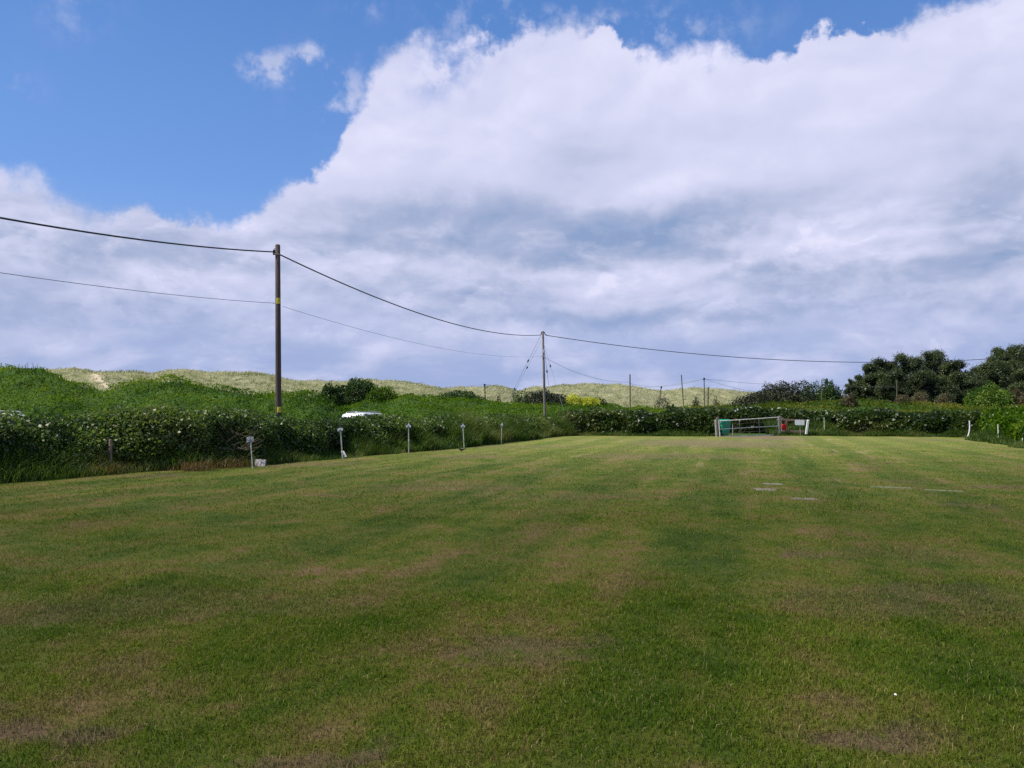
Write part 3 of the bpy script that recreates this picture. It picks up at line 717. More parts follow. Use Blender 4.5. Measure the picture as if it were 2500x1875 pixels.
# ------------------------------------------------------------------ bushes and trees
def leafball(C, r, n, lsz, seed, ragged=.35, top=True):
    rg = np.random.default_rng(seed)
    d = rg.normal(size=(n, 3)); d /= np.linalg.norm(d, axis=1)[:, None]; d[:, 2] = np.abs(d[:, 2]) if top else d[:, 2]
    k = 1 + (fbm(d[:, 0] * 2.4 + seed, d[:, 1] * 2.4, d[:, 2] * 2.4, 4) - .5) * ragged * 2.4
    rr = k * (1 - .32 * rg.random(n) ** 1.3)
    Pn = np.array(C) + d * rr[:, None] * np.array(r)
    return leaf_arrays(Pn, lsz * (.6 + .8 * rg.random(n)), .65, .5, rg)
def bush(px0, px1, ytop, ybot, Y, mt, n, label, cat='bush', name='bush', group=None, seed=0, lsz=.18, depth=None, sink=.4, ragged=.35, core=True, kind_parts=None):
    a = P(px0, ybot, Y); b = P(px1, ybot, Y); t = P((px0 + px1) / 2, ytop, Y)
    c = (a + b) / 2; gz = float(terrain(np.array([c.x]), np.array([Y]))[0][0]); base = min(c.z, gz + .3) - sink * .3
    rx = (b.x - a.x) / 2; rz = t.z - base; dp = depth or rx * .8
    o = empty(name, (c.x, Y, base), label=label, cat=cat, group=group)
    V, Fc, A = leafball((c.x, Y, base), (rx, dp, rz), n, lsz, seed, ragged)
    link('foliage', np_mesh('foliage', V, Fc, {'rnd': A}), M[mt], o)
    mb = MB(); rg = random.Random(seed)
    for i in range(9):
        q = rg.random() * 6.28; e = Vector((c.x + math.cos(q) * rx * .6, Y + math.sin(q) * dp * .6, base + rz * rg.uniform(.4, .75)))
        m_ = Vector((c.x, Y, base)).lerp(e, .5) + Vector((rg.uniform(-.1, .1), 0, .1 * rz)); mb.tube([(c.x + rg.uniform(-.2, .2), Y, base - .3), m_, e], [.06, .04, .015], 5)
    mb.build('branches', M['bark'], o)
    return o
bush(806, 938, 927, 984, 76, 'bush', 10000, 'big round dark elder bush on the skyline of the bank', seed=3, lsz=.16, depth=2.0)
bush(772, 842, 938, 986, 73, 'bush', 4500, 'dark bush just left of the big round elder bush', seed=4, lsz=.16)
bush(895, 972, 944, 985, 74, 'bush_bright', 4500, 'lighter low bush just right of the big elder bush', seed=5, lsz=.16)
bush(1062, 1185, 956, 982, 79, 'bush', 5000, 'low wide bush on the bank crest left of the short wired pole', seed=6, lsz=.16, depth=2)
bush(1262, 1400, 956, 1000, 80, 'scrub', 7000, 'dark green scrub mound behind the stayed pole', seed=7, lsz=.17, depth=2.4)
bush(1350, 1500, 972, 1002, 82, 'bush', 6000, 'low green scrub mound below the yellow gorse', seed=8, lsz=.17, depth=2.4)
bush(1240, 1300, 952, 985, 96, 'bush', 2500, 'green shrub on the dune slope just left of the stayed pole', seed=18, lsz=.17, depth=2.0)
bush(1370, 1424, 963, 987, 80, 'gorse', 2500, 'yellow gorse clump, left half of the flowering gorse', 'gorse', 'gorse_bush', 'yellow gorse bushes', seed=9, lsz=.13, depth=1.2)
bush(1404, 1474, 970, 993, 80, 'gorse', 3000, 'yellow gorse clump sloping down to the right', 'gorse', 'gorse_bush', 'yellow gorse bushes', seed=10, lsz=.13, depth=1.2)
bush(1378, 1412, 959, 978, 82, 'pale_top', 1500, 'pale cream blossom bush at the top of the gorse', seed=11, lsz=.12, depth=.9)
bush(733, 752, 950, 960, 62, 'gorse', 700, 'small yellow gorse right of the tall dark pole', 'gorse', 'gorse_bush', 'yellow gorse bushes', seed=12, lsz=.09)
bush(1455, 1500, 984, 1000, 88, 'brown_bush', 1500, 'small dark brown bush right of the gorse', seed=13, lsz=.14)
for i, (a, b, t, bt) in enumerate(((1688, 1710, 968, 982), (1594, 1640, 962, 974), (1208, 1226, 966, 976), (1735, 1765, 974, 980), (1150, 1165, 975, 979))):
    bush(a, b, t, bt, 104, 'brown_bush' if i in (2, 3) else 'scrub', 900,
         ['round dark bush on the dune between two thin poles', 'flat dark bush on the dune beside the leaning pole', 'small spiky brown bush below the white dune marker',
          'low brown bush right of the short thick post', 'tiny dark bush on dune left of the short wired pole'][i], seed=30 + i, lsz=.16, ragged=.5)
bush(370, 440, 992, 1012, 32, 'brown_bush', 2200, 'brownish sprouting shrub rising behind the left hedge', seed=40, lsz=.09)
bush(385, 432, 985, 1010, 34, 'bush_bright', 1800, 'yellow green sprig rising behind the left hedge', seed=41, lsz=.09)
# scrub at the left end of the pines
for i, (a, b, t, bt, m, lab) in enumerate((
    (1780, 1905, 958, 992, 'scrub', 'low dark scrub at the left end of the thicket'), (1830, 1945, 942, 992, 'scrub', 'spiky dark scrub second from the left in the thicket'),
    (1870, 2000, 932, 990, 'scrub', 'tallest spiky dark scrub bush of the thicket'), (1930, 2040, 938, 988, 'bush', 'rounded dark green bush left of the thin pale pole'),
    (1995, 2060, 926, 984, 'bush', 'leafy green tree right behind the thin pale pole'), (1930, 1985, 960, 985, 'heath', 'low olive bush in front of the thicket'))):
    bush(a, b, t, bt, 92 + i % 2 * 3, m, 7500 if i < 5 else 2500, lab, 'scrub', 'scrub_bush', 'scrub thicket beside the pines', seed=50 + i, lsz=.19, depth=2.6, ragged=.42)
bush(2364, 2478, 940, 998, 84, 'bush_bright', 9000, 'bright yellow green bush in front of the dark pines', seed=60, lsz=.18, depth=2.4)
bush(2455, 2530, 950, 1000, 84, 'brown_bush', 4000, 'brown green bush at the right edge beside the bright bush', seed=61, lsz=.18, depth=2)
bush(2052, 2096, 962, 1008, 74, 'brown_bush', 4200, 'withered grey brown bush standing on the heath', seed=62, lsz=.11, depth=.9)
bush(2185, 2232, 964, 1004, 80, 'brown_bush', 3600, 'brown bush to the right of the far thin pole', seed=63, lsz=.12, depth=1.2)
bush(2228, 2266, 957, 992, 82, 'brown_bush', 3200, 'pale feathery brown bush under the pines', seed=64, lsz=.12, depth=1.1)
bush(2288, 2322, 960, 998, 82, 'brown_bush', 2600, 'narrow pale brown bush under the pines, left of the bright bush', seed=65, lsz=.12, depth=.9)

def pine(px, ytop, Y, wpx, label, seed, lean=0.0, dens=1.0, low=.25, mt='pine', open_=0.0):
    rg = random.Random(seed); nr = np.random.default_rng(seed)
    t = P(px, ytop, Y) - Vector((0, 0, .55)); gz = float(terrain(np.array([t.x]), np.array([Y]))[0][0]); base = Vector((t.x - lean, Y, gz - .2)); H = t.z - base.z
    W = wpx / F * Y / 2 * 1.22
    o = empty('pine_tree', base, label=label, cat='pine tree', group='dark pines right of the gate')
    tr = MB(); n = 7; tp = []
    for i in range(n):
        k = i / (n - 1); tp.append(base + Vector((lean * k + rg.uniform(-.12, .12) * H * .08 * (i > 0), rg.uniform(-.1, .1), H * .93 * k)))
    tr.tube(tp, [.17 * (1 - .8 * i / (n - 1)) * H / 7 for i in range(n)], 8)
    tr.build('trunk', M['bark'], o)
    br = MB(); parts = []
    nb = int(46 * dens)
    for i in range(nb):
        k = low + (1 - low) * ((i + rg.random()) / nb); q = rg.random() * 6.283
        j = k * .93 * (n - 1) / .93; j = min(k * (n - 1), n - 1.001); i0 = int(j); p0 = tp[i0].lerp(tp[i0 + 1], j - i0)
        prof = math.sin(min(1, (1 - k) * 1.25 + .18) * math.pi / 2) * (.75 + .25 * math.sin(min(1, k / .45) * math.pi / 2))
        Lb = W * prof * rg.uniform(.50, 1.22)
        e = p0 + Vector((math.cos(q) * Lb, math.sin(q) * Lb * .8, rg.uniform(.02, .28) * Lb + .12 * H * (k > .85) * rg.random()))
        m_ = p0.lerp(e, .55) + Vector((rg.uniform(-.12, .12), 0, -.08 * Lb)) * 1
        br.tube([p0, m_, e], [.05 * H / 7, .035 * H / 7, .012], 5)
        for c in range(5):
            f = rg.uniform(.45, 1.02); cc = p0.lerp(e, f) + Vector((rg.uniform(-.22, .22), rg.uniform(-.22, .22), rg.uniform(.0, .26))) * W * .5
            r = W * rg.uniform(.08, .18) * (1 - open_ * .25); nn = int(60 + 900 * (r / W))
            d = nr.normal(size=(nn, 3)); d /= np.linalg.norm(d, axis=1)[:, None]
            pp = np.array(cc) + d * (nr.random(nn) ** .5 * (1 + .28 * nr.exponential(1.0, nn)))[:, None] * np.array([r, r, r * .74])
            pp[:, 2] += np.abs(nr.normal(size=nn)) * .10
            parts.append(leaf_arrays(pp, (.15 + .15 * nr.random(nn)), .32, .2, nr))
    for i in range(int(16 * dens)):
        q = rg.random() * 6.283; k = rg.uniform(.1, .8) ** .7; a0 = base + Vector((lean + math.cos(q) * W * k * .9, math.sin(q) * W * k * .7, H * (1 - .42 * k * k - .05 * rg.random())))
        hs = rg.uniform(.45, 1.15); nn = 110; zt = nr.random(nn)
        pp = np.array(a0) + np.stack([nr.normal(size=nn) * .16 * (1.1 - zt), nr.normal(size=nn) * .16 * (1.1 - zt), (zt - .35) * hs], 1)
        parts.append(leaf_arrays(pp, .12 + .12 * nr.random(nn), .32, .0, nr)); br.tube([tp[4], a0 - Vector((0, 0, .5)), a0 + Vector((0, 0, hs * .5))], [.05, .03, .01], 4)
    br.build('branches', M['bark'], o)
    V, Fc, A = join(parts)
    link('crown', np_mesh('crown', V, Fc, {'rnd': A}), M[mt], o)
for a in [
    (2088, 926, 98, 70, 'small thin low pine at the left end of the pines', 1, .3, .5, .42, 'pine', .5),
    (2130, 884, 99, 84, 'gnarled open pine, leftmost of the tall pines', 2, .4, .8, .44, 'pine', .5),
    (2158, 878, 101, 100, 'spiky topped pine above the gnarled one, bare trunk showing below', 3, .0, .85, .44, 'pine', .3),
    (2212, 868, 98, 125, 'pine with twin spiky tops behind the far thin pole', 4, -.2, 1.0, .2, 'pine', .2),
    (2292, 857, 102, 120, 'tall pine with a rounded dark top rising above its neighbours', 5, .1, 1.0, .12, 'pine', 0),
    (2330, 886, 96, 110, 'broad dark pine just right of the round topped pine', 6, .0, 1.0, .08, 'pine', 0),
    (2260, 905, 93, 110, 'lower bushy pine in front of the round topped pine', 7, .0, .9, .08, 'pine', 0),
    (2398, 890, 100, 130, 'pointed pine with gaps of sky beside it', 8, .1, .9, .12, 'pine', .1),
    (2372, 908, 98, 90, 'shorter pine filling the dip between the tall pines', 9, .0, .9, .08, 'pine', 0),
    (2450, 852, 100, 120, 'very tall dark pine near the right edge', 10, .0, 1.1, .10, 'pine', 0),
    (2510, 840, 98, 130, 'tallest dark pine cut by the right edge', 11, .0, 1.1, .10, 'pine', 0),
    (2356, 912, 94, 130, 'low broad pine between the round topped pine and the tall right pines', 14, .0, .9, .04, 'pine', 0),
    (2432, 880, 95, 120, 'low dense pine above the bright yellow green bush', 15, .0, .9, .04, 'pine', 0),
    (2180, 905, 94, 90, 'low pine under the two spiky topped pines', 16, .0, .8, .42, 'pine', .1),
    (2580, 845, 102, 130, 'dark pine beyond the right edge of the pines', 12, .0, .8, .10, 'pine', 0)]:
    pine(*a)

# ------------------------------------------------------------------ poles and cables
def sag_cable(name, p0, p1, via, r, mt, label, group, n=40):
    p0, p1 = Vector(p0), Vector(p1)
    u = (via[0] - 1250) / F
    t = (u * p0.y - p0.x) / ((p1.x - p0.x) - u * (p1.y - p0.y)); t = min(max(t, .05), .95)
    q = p0.lerp(p1, t); w = P(via[0], via[1], q.y); s = (q.z - w.z) / (4 * t * (1 - t))
    pts = [p0.lerp(p1, i / n) - Vector((0, 0, 4 * s * (i / n) * (1 - i / n))) for i in range(n + 1)]
    mb = MB(); mb.tube(pts, r, 6)
    return mb.build(name, M[mt], label=label, cat='cable', group=group)
def shaft(mb, top, bot, r0, r1): mb.tube([bot, bot.lerp(top, .5), top - (top - bot).normalized() * .03, top], [r1, (r0 + r1) / 2, r0, r0 * .7], 14)
def plate_on(pole, c, w, h, r):
    """yellow danger plate bent to the face of a pole, facing the camera side"""
    d = Vector((-c.x, -c.y, 0)).normalized(); s = Vector((-d.y, d.x, 0))
    mb = MB(); k = 7; R_ = r + .004
    def pt(f, z, q=0.0):
        a = (f - .5) * w / R_; return c + (d * math.cos(a) + s * math.sin(a)) * (R_ + q) + Vector((0, 0, z))
    vs = [pt(i / k, zz, qq) for qq in (0, .003) for zz in (-h / 2, h / 2) for i in range(k + 1)]; m = k + 1
    fs = []
    for i in range(k):
        fs += [(i, i + 1, m + i + 1, m + i), (2 * m + i, 3 * m + i, 3 * m + i + 1, 2 * m + i + 1)]
    mb._add(vs, fs); pl = mb.build('warning_sign', M['yellow'], pole)
    sy = MB()
    def line(a, b, wd):
        a3, b3 = pt(a[0], a[1], .0055), pt(b[0], b[1], .0055); sy.tube([a3, b3], wd, 4)
    A_, B_, C_ = (.78, .07 * h / .2), (.22, -.035 * h / .2), (.86, -.035 * h / .2)
    line(A_, B_, .005); line(B_, C_, .005); line(C_, A_, .005); line((.7, .035 * h / .2), (.62, .0), .004); line((.62, .0), (.70, -.02 * h / .2), .004)
    line((.2, -.065 * h / .2), (.8, -.065 * h / .2), .004)
    so = sy.build('danger_symbol', M['black'], pl); so.location = (0, 0, 0)
# pole 1 (tall, dark)
Y1 = 31.0
b1 = P(680.5, 1110, Y1); b1.z = -.1; t1 = P(678, 597, Y1)
pole1 = empty('utility_pole', (b1.x, b1.y, 0), label='tall dark brown wooden utility pole standing behind the left hedge', cat='utility pole', group='wooden cable poles')
mb = MB(); shaft(mb, t1, b1, .094, .118); mb.build('shaft', M['wood_dark'], pole1)
plate_on(pole1, P(679.5, 735, Y1), .15, .22, .099); plate_on(pole1, P(681.5, 1000, Y1), .15, .21, .112)
att1 = P(669, 615, Y1); mb = MB(); mb.tube([P(677, 610, Y1), P(670, 606, Y1), P(669, 612, Y1)], .016, 6); mb.tube([P(669, 610, Y1), P(669, 622, Y1)], [.045, .05], 8); mb.tube([P(669, 619, Y1 - .1), P(684, 622, Y1 - .16)], .02, 6)
mb.build('cable_clamp', M['black'], pole1)
mb = MB(); mb.tube([P(679, 740, Y1), P(668, 741, Y1), P(667, 738, Y1)], .012, 6); mb.build('wire_bracket', M['galv'], pole1)
# pole 2 (stayed, grey)
Y2 = 67.0
b2 = P(1330.5, 1018, Y2); t2 = P(1325.5, 811, Y2); b2.z -= .3
pole2 = empty('utility_pole', (b2.x, b2.y, b2.z), label='grey wooden utility pole held by stay wires, rising behind the far bank', cat='utility pole', group='wooden cable poles')
mb = MB(); shaft(mb, t2, b2, .085, .112); mb.build('shaft', M['wood_grey'], pole2)
mb = MB(); mb.tube([P(1321, 818, Y2), P(1321.5, 812, Y2), P(1324, 809.5, Y2), P(1327.5, 810, Y2), P(1330, 813, Y2), P(1331, 817, Y2), P(1336, 819, Y2)], .04, 7); mb.build('cable_loop', M['cable'], pole2)
mb = MB(); mb.box(P(1326.5, 857, Y2 - .1), (.10, .02, .26)); mb.build('pole_plate', M['sign_white'], pole2)
mb = MB(); mb.tube([P(1321, 869, Y2 - .1), P(1329, 871, Y2 - .12)], .03, 6); mb.build('wire_bracket', M['galv'], pole2)
for (a, b, ins) in [((1320, 820), (1250, 960), .52), ((1321, 832), (1262, 945), .55), ((1327, 838), (1342, 960), .48), ((1327, 838), (1368, 975), .42)]:
    dz = {1250: 70, 1262: 62, 1342: 70, 1368: 64}[b[0]]
    p = P(a[0], a[1], Y2); q = P(b[0], b[1], dz); q = p + (q - p) * 1.25
    mb = MB(); mb.tube([p, q], .012, 5); g = mb.build('stay_wire', M['wire'], pole2)
    k = {1250: .37, 1262: .52, 1342: .48, 1368: .36}[b[0]] * .92
    c = p.lerp(q, k); dn = (q - p).normalized(); mb = MB(); mb.tube([c - dn * .13, c - dn * .06, c + dn * .06, c + dn * .13], [.045, .06, .06, .045], 8)
    io = mb.build('stay_insulator', M['black'], g); io.location = (0, 0, 0)
# off-frame neighbours that carry the line on
pL = Vector((-21.5, -6.5, 0)); poleL = empty('utility_pole', pL, label='dark wooden utility pole beyond the left edge of the field', cat='utility pole', group='wooden cable poles')
mb = MB(); shaft(mb, pL + Vector((0, 0, 8)), pL, .094, .118); mb.build('shaft', M['wood_dark'], poleL)
pR = P(2790, 1000, 78); pR.z = 1.0; poleR = empty('utility_pole', pR, label='grey wooden utility pole standing beyond the pines', cat='utility pole', group='wooden cable poles')
mb = MB(); tR = P(2790, 835, 78); shaft(mb, tR + Vector((0, 0, .1)), pR, .09, .11); mb.build('shaft', M['wood_grey'], poleR)
gc = 'overhead power cables'
sag_cable('overhead_cable', att1, pL + Vector((.1, 0, 7.8)), (200, 566), .027, 'cable', 'thick black cable running left from the tall pole', gc)
sag_cable('overhead_cable', P(684, 622, Y1), P(1321, 818, Y2), (1017, 763), .027, 'cable', 'thick black cable sagging between the two tall poles', gc)
sag_cable('overhead_cable', P(1336, 819, Y2), tR, (2020, 883), .029, 'cable', 'thick black cable from the stayed pole to the pines', gc)
sag_cable('overhead_cable', P(667, 740, Y1), pL + Vector((.1, 0, 6.3)), (200, 694), .009, 'wire', 'thin grey wire running left, below the thick cable', gc)
sag_cable('overhead_cable', P(690, 748, Y1), P(1322, 870, Y2), (1017, 838), .007, 'wire', 'thin grey wire between the two tall poles', gc)
# smaller poles of the second line
def small_pole(px_t, py_t, px_b, py_b, Y, wpx, mt, label, ins=False, name='pole'):
    t = P(px_t, py_t, Y); b = P(px_b, py_b, Y); g = float(terrain(np.array([b.x]), np.array([Y]))[0][0]); d = b - t
    if b.z > g - .2: b = b + d * ((b.z - g + .3) / max(-d.z, .1))
    o = empty(name, b, label=label, cat='pole', group='small poles on the heath and dunes')
    r = wpx / F * Y / 2; mb = MB(); mb.tube([b, b.lerp(t, .5), t], [r * 1.15, r * 1.05, r], 8); mb.build('shaft', M[mt], o)
    if ins:
        mb = MB(); mb.tube([t + Vector((0, 0, -.05)), t + Vector((0, 0, -.25))], r * 1.9, 8); mb.build('insulator', M['black'], o)
    else:
        mb = MB(); mb.tube([t + Vector((0, 0, .0)), t + Vector((0, 0, .05))], [r * 1.1, r * .7], 8); mb.build('cap', M[mt], o)
    return t
sp = {}
sp['a'] = small_pole(1183.2, 937, 1185, 980, 96, 2.6, 'wood_dark', 'short wired pole on the bank left of the stayed pole', True)
sp['b'] = small_pole(1538, 915, 1538.5, 1014, 72, 3.0, 'wood_olive', 'tall olive coloured pole without crossarm at the far hedge')
sp['c'] = small_pole(1614.5, 943, 1609, 990, 100, 2.2, 'wood_olive', 'short leaning pole with a black insulator', True)
sp['d'] = small_pole(1663.5, 916, 1669, 996, 90, 2.4, 'wood_olive', 'tall thin pole leaning left on the heath')
sp['e'] = small_pole(1719, 922, 1720, 992, 95, 2.4, 'wood_olive', 'upright pole where three wires meet', True)
sp['f'] = small_pole(1729, 945.5, 1728.5, 992, 92, 2.8, 'wood_dark', 'short thick dark post right of the wired pole')
sp['g'] = small_pole(2006.5, 927, 2006, 979, 84, 2.2, 'wood_olive', 'thin pale pole in front of the scrub thicket')
sp['h'] = small_pole(2189.5, 929, 2190, 982, 84, 2.4, 'wood_olive', 'thin pale pole in front of the pines')
gw = 'thin wires of the small poles'
def wire(p0, p1, via, label, r=.012): sag_cable('overhead_wire', p0, p1, via, r, 'wire', label, gw, 24)
wire(P(1329, 872, Y2), P(1538, 933, 72), (1430, 917), 'thin wire from the stayed pole to the olive pole')
wire(P(1538, 936, 72), P(1614, 944, 100), (1580, 943), 'thin wire from the olive pole to the leaning pole')
wire(P(1614, 944, 100), P(1719, 925, 95), (1668, 937), 'thin wire from the leaning pole to the upright pole', .016)
wire(P(1720, 925, 95), P(1905, 940, 98), (1800, 933), 'upper thin wire from the upright pole to the thicket', .016)
wire(P(1720, 925, 95), P(1850, 957, 98), (1775, 942), 'lower thin wire from the upright pole to the thicket', .014)
wire(P(1183, 938, 96), P(1060, 952, 110), (1120, 945), 'thin wire running left from the short wired pole', .016)
wire(P(1183, 938, 96), P(1262, 949, 102), (1225, 945), 'thin wire running right from the short wired pole', .016)
wire(P(1330, 955, 96), P(1719, 926, 95), (1500, 953), 'long low wire crossing in front of the dune', .011)
wire(P(2006, 939, 84), P(2190, 945, 84), (2040, 941), 'thin wire between the two pale poles', .011)

# ------------------------------------------------------------------ marker posts by the left hedge
def marker(px_t, py_t, px_b, py_b, Y, label, plate, mt='mossy_paint', w=.045, plate_w=.19, plate_h=.14, tilt=0.0, pointed=True):
    t = P(px_t, py_t, Y); b = P(px_b, py_b, Y); b.z = 0
    o = empty('marker_post', (b.x, b.y, 0), label=label, cat='marker post', group='white marker posts along the left hedge')
    d = (t - b); rot = d.to_track_quat('Z', 'Y').to_matrix(); L = d.length
    mb = MB(); mb.box((t + b) / 2 - d.normalized() * .04, (w, w * .7, L), rot)
    mb.build('post', M[mt], o, bevel=.004)
    f = Vector((0, -w * .35 - .012, 0)); c = t - Vector((0, 0, plate_h * .62)) + f
    ca, sa = math.cos(tilt), math.sin(tilt)
    if plate == 'arrow':   # house-shaped number board
        pl = [(-.5, -.5), (.5, -.5), (.5, .05), (.22, .3), (0.05, .95), (-.12, .35), (-.5, .05)]
    elif plate == 'board': pl = [(-.5, -.5), (.5, -.32), (.5, .5), (.1, .42), (-.1, .62), (-.5, .3)]
    else: pl = [(-.4, -.5), (.4, -.5), (.5, .1), (.1, 1.1), (-.2, .6), (-.4, .1)]
    pts = []
    for x, y in pl:
        X_, Z_ = x * plate_w, y * plate_h; pts.append(c + Vector((X_ * ca - Z_ * sa, 0, X_ * sa + Z_ * ca)))
    mb = MB(); mb.prism(pts, (0, 0, 0), (0, .012, 0)); pn = mb.build('number_board', M['white_paint'] if plate != 'board' or px_t > 700 else M['dirty_plate'], o)
    mb = MB(); q = c + Vector((.008, -.004, -.02)); mb.box(q, (.035, .006, .045)); mb.box(q + Vector((-.045, 0, -.005)), (.018, .006, .03)); mb.box(q + Vector((0, 0, -.04)), (.07, .006, .012))
    s = mb.build('number_mark', simple('faded_mark', (.16, .14, .26), .7), pn); s.location = (0, 0, 0)
marker(611, 1064, 617, 1130, 22.1, 'marker post with a dirty cracked white plate in the dark hedge gap', 'board', 'mossy_paint', .035, .19, .16)
marker(831, 1044, 836.5, 1112, 26.3, 'leaning marker post with a wide white board and a white block at its foot', 'board', 'mossy_paint', .045, .18, .10, .12)
marker(997.5, 1034, 998, 1100, 30.2, 'upright marker post with a house shaped white board', 'arrow', 'mossy_paint', .05, .18, .13)
marker(1130, 1035, 1133, 1088, 34.7, 'slim marker post with a house shaped white board above the blackbird', 'arrow', 'mossy_paint', .055, .18, .13)
marker(1225, 1034, 1224, 1078, 39.2, 'farthest marker post of the left hedge with a narrow pointed board', 'narrow', 'mossy_paint', .05, .12, .13)
# stake, block and slab
g = G(270, 1156)
mb = MB(); mb.tube([(g.x, g.y, -.1), (g.x - .01, g.y, .45), (g.x - .015, g.y, .86), (g.x - .015, g.y, .875)], [.045, .042, .040, .03], 10)
mb.build('wooden_stake', M['wood_brown'], origin=(g.x, g.y, 0), label='round brown wooden stake in front of the left hedge', cat='stake')
g = G(634, 1140)
mb = MB(); mb.box((g.x + .02, g.y + .05, .10), (.27, .10, .21), Vector((0, 0, 1)).rotation_difference(Vector((.05, .25, 1))).to_matrix()); mb.box((g.x - .09, g.y + .07, .12), (.12, .09, .18))
mb.build('concrete_block', M['concrete'], bevel=.01, origin=(g.x, g.y, 0), label='square whitish concrete block beside the dirty marker post', cat='block')
g = G(843, 1119)
mb = MB(); e = G(840, 1112)
top = P(836, 1103, g.y + .22); mb.box((Vector((g.x, g.y, .02)) + top) / 2, (.13, .07, (top - Vector((g.x, g.y, 0))).length), (top - Vector((g.x, g.y, 0))).to_track_quat('Z', 'Y').to_matrix(), .8)
mb.build('concrete_block', M['concrete'], bevel=.008, origin=(g.x, g.y, 0), label='slanting pale block leaning at the foot of the marker post', cat='block')
# dune marker
t = P(1204, 948, 130)
o = empty('dune_marker', (t.x, t.y, t.z - 1.2), label='small white marker board on the dune beside the short wired pole', cat='marker')
mb = MB(); mb.tube([t + Vector((0, 0, -1.6)), t + Vector((0, 0, 0))], .05, 6); mb.build('post', M['wood_grey'], o)
mb = MB(); mb.prism([t + Vector((-.16, -.06, -.75)), t + Vector((.16, -.06, -.75)), t + Vector((.18, -.06, -.2)), t + Vector((.05, -.06, .02)), t + Vector((-.12, -.06, -.1))], (0, 0, 0), (0, .03, 0)); mb.build('board', M['white_paint'], o)

# ------------------------------------------------------------------ gate
YA, YB = 50.0, 51.2
GL = dict(tl=P(1755, 1027.5, YA), bl=P(1758, 1068, YA), tr=P(1899, 1018, YB), br=P(1903, 1061.5, YB))
gate = empty('field_gate', (GL['bl'].x, GL['bl'].y, 0), label='long white and rusty tubular metal field gate, drooping to the left', cat='gate')
def gp(a, h): return GL['bl'].lerp(GL['br'], a).lerp(GL['tl'].lerp(GL['tr'], a), h)
for a in (0, 1):
    mb = MB(); mb.tube([gp(a, -.02), gp(a, 1.03)], .032, 8); mb.build('stile', M['galv_white'], gate)
for h, r, m in ((.02, .026, 'galv_white'), (.98, .028, 'galv_white'), (.5, .024, 'galv_white'), (.26, .011, 'rust'), (.76, .011, 'rust')):
    mb = MB(); mb.tube([gp(0, h), gp(.33, h), gp(.66, h), gp(1, h)], r, 8); mb.build('rail', M[m], gate)
for a in (.335, .665):
    mb = MB(); p, q = gp(a, .02), gp(a, .98); mb.box((p + q) / 2 + Vector((0, -.03, 0)), (.045, .012, (q - p).length), (q - p).to_track_quat('Z', 'Y').to_matrix()); mb.build('upright', M['galv'], gate)
mb = MB(); c = gp(.985, .84); mb.box(c + Vector((0, -.05, 0)), (.07, .05, .06)); mb.build('latch', M['galv'], gate, bevel=.006)
mb = MB(); c = gp(.345, .93); mb.box(c + Vector((0, -.05, 0)), (.05, .03, .05)); mb.build('bracket', M['white_paint'], gate, bevel=.004)
def post(px, yt, yb, Y, w, d, mt, label, name='gate_post', cat='gate post', group='posts at the gate', cap=None, pxb=None):
    t = P(px, yt, Y); b = P(pxb or px, yb, Y); b = b + (b - t) * .1; dd = t - b
    mb = MB(); mb.box((t + b) / 2, (w, d, dd.length), dd.to_track_quat('Z', 'Y').to_matrix())
    mb.box(t + Vector((0, 0, .012)), (w * .8, d * .8, .024))
    return mb.build(name, M[mt], bevel=.008, origin=(b.x, b.y, b.z), label=label, cat=cat, group=group)
post(1751.5, 1019.5, 1066, 50.2, .15, .16, 'wood_grey', 'thick dark wooden gatepost at the left end of the gate')
post(1746, 1026, 1064, 50.0, .06, .08, 'mossy_paint', 'narrow whitish post against the left gatepost', pxb=1749)
post(1904.5, 1016.5, 1058, 51.5, .13, .14, 'wood_brown', 'wooden gatepost at the right end of the gate')
t0, t1_ = P(1900, 1017, 51.35), P(1907, 1017, 51.35)
mb = MB(); mb.tube([P(1900.5, 1030, 51.35), P(1901, 1017.5, 51.35), P(1903, 1015.8, 51.35), P(1905.5, 1016, 51.35), P(1907, 1018, 51.35), P(1908, 1053, 51.35)], .018, 7)
mb.build('gate_loop', M['galv'], origin=tuple(P(1904, 1050, 51.35)), label='bent white metal loop over the right gatepost', cat='gate loop')
post(1788.5, 1036, 1067, 51.6, .045, .045, 'galv', 'thin grey metal post behind the green bin', 'metal_post', 'post')
post(1973, 1025.5, 1057, 51.3, .12, .12, 'white_paint', 'leaning white post at the end of the wooden rails', 'fence_post', 'post', pxb=1968.5)
post(1921, 1028, 1048, 52.2, .05, .05, 'orange_wood', 'orange brown stake behind the red bin', 'wooden_stake', 'stake')
post(2012, 1020, 1046, 51.2, .035, .035, 'mossy_paint', 'thin pale stake in the far hedge right of the sign', 'thin_stake', 'stake', pxb=2012.5)
rf = empty('rail_fence', tuple(P(1940, 1055, 51.9)), label='weathered two rail wooden fence between gate and white post', cat='fence')
for y0, y1 in ((1024, 1027), (1051.5, 1054)):
    p, q = P(1906, y0, 51.7), P(1972, y1, 51.5); mb = MB(); mb.box((p + q) / 2, (.06, .12, (q - p).length), (q - p).to_track_quat('Z', 'Y').to_matrix()); mb.build('rail', M['wood_brown'], rf, bevel=.006)
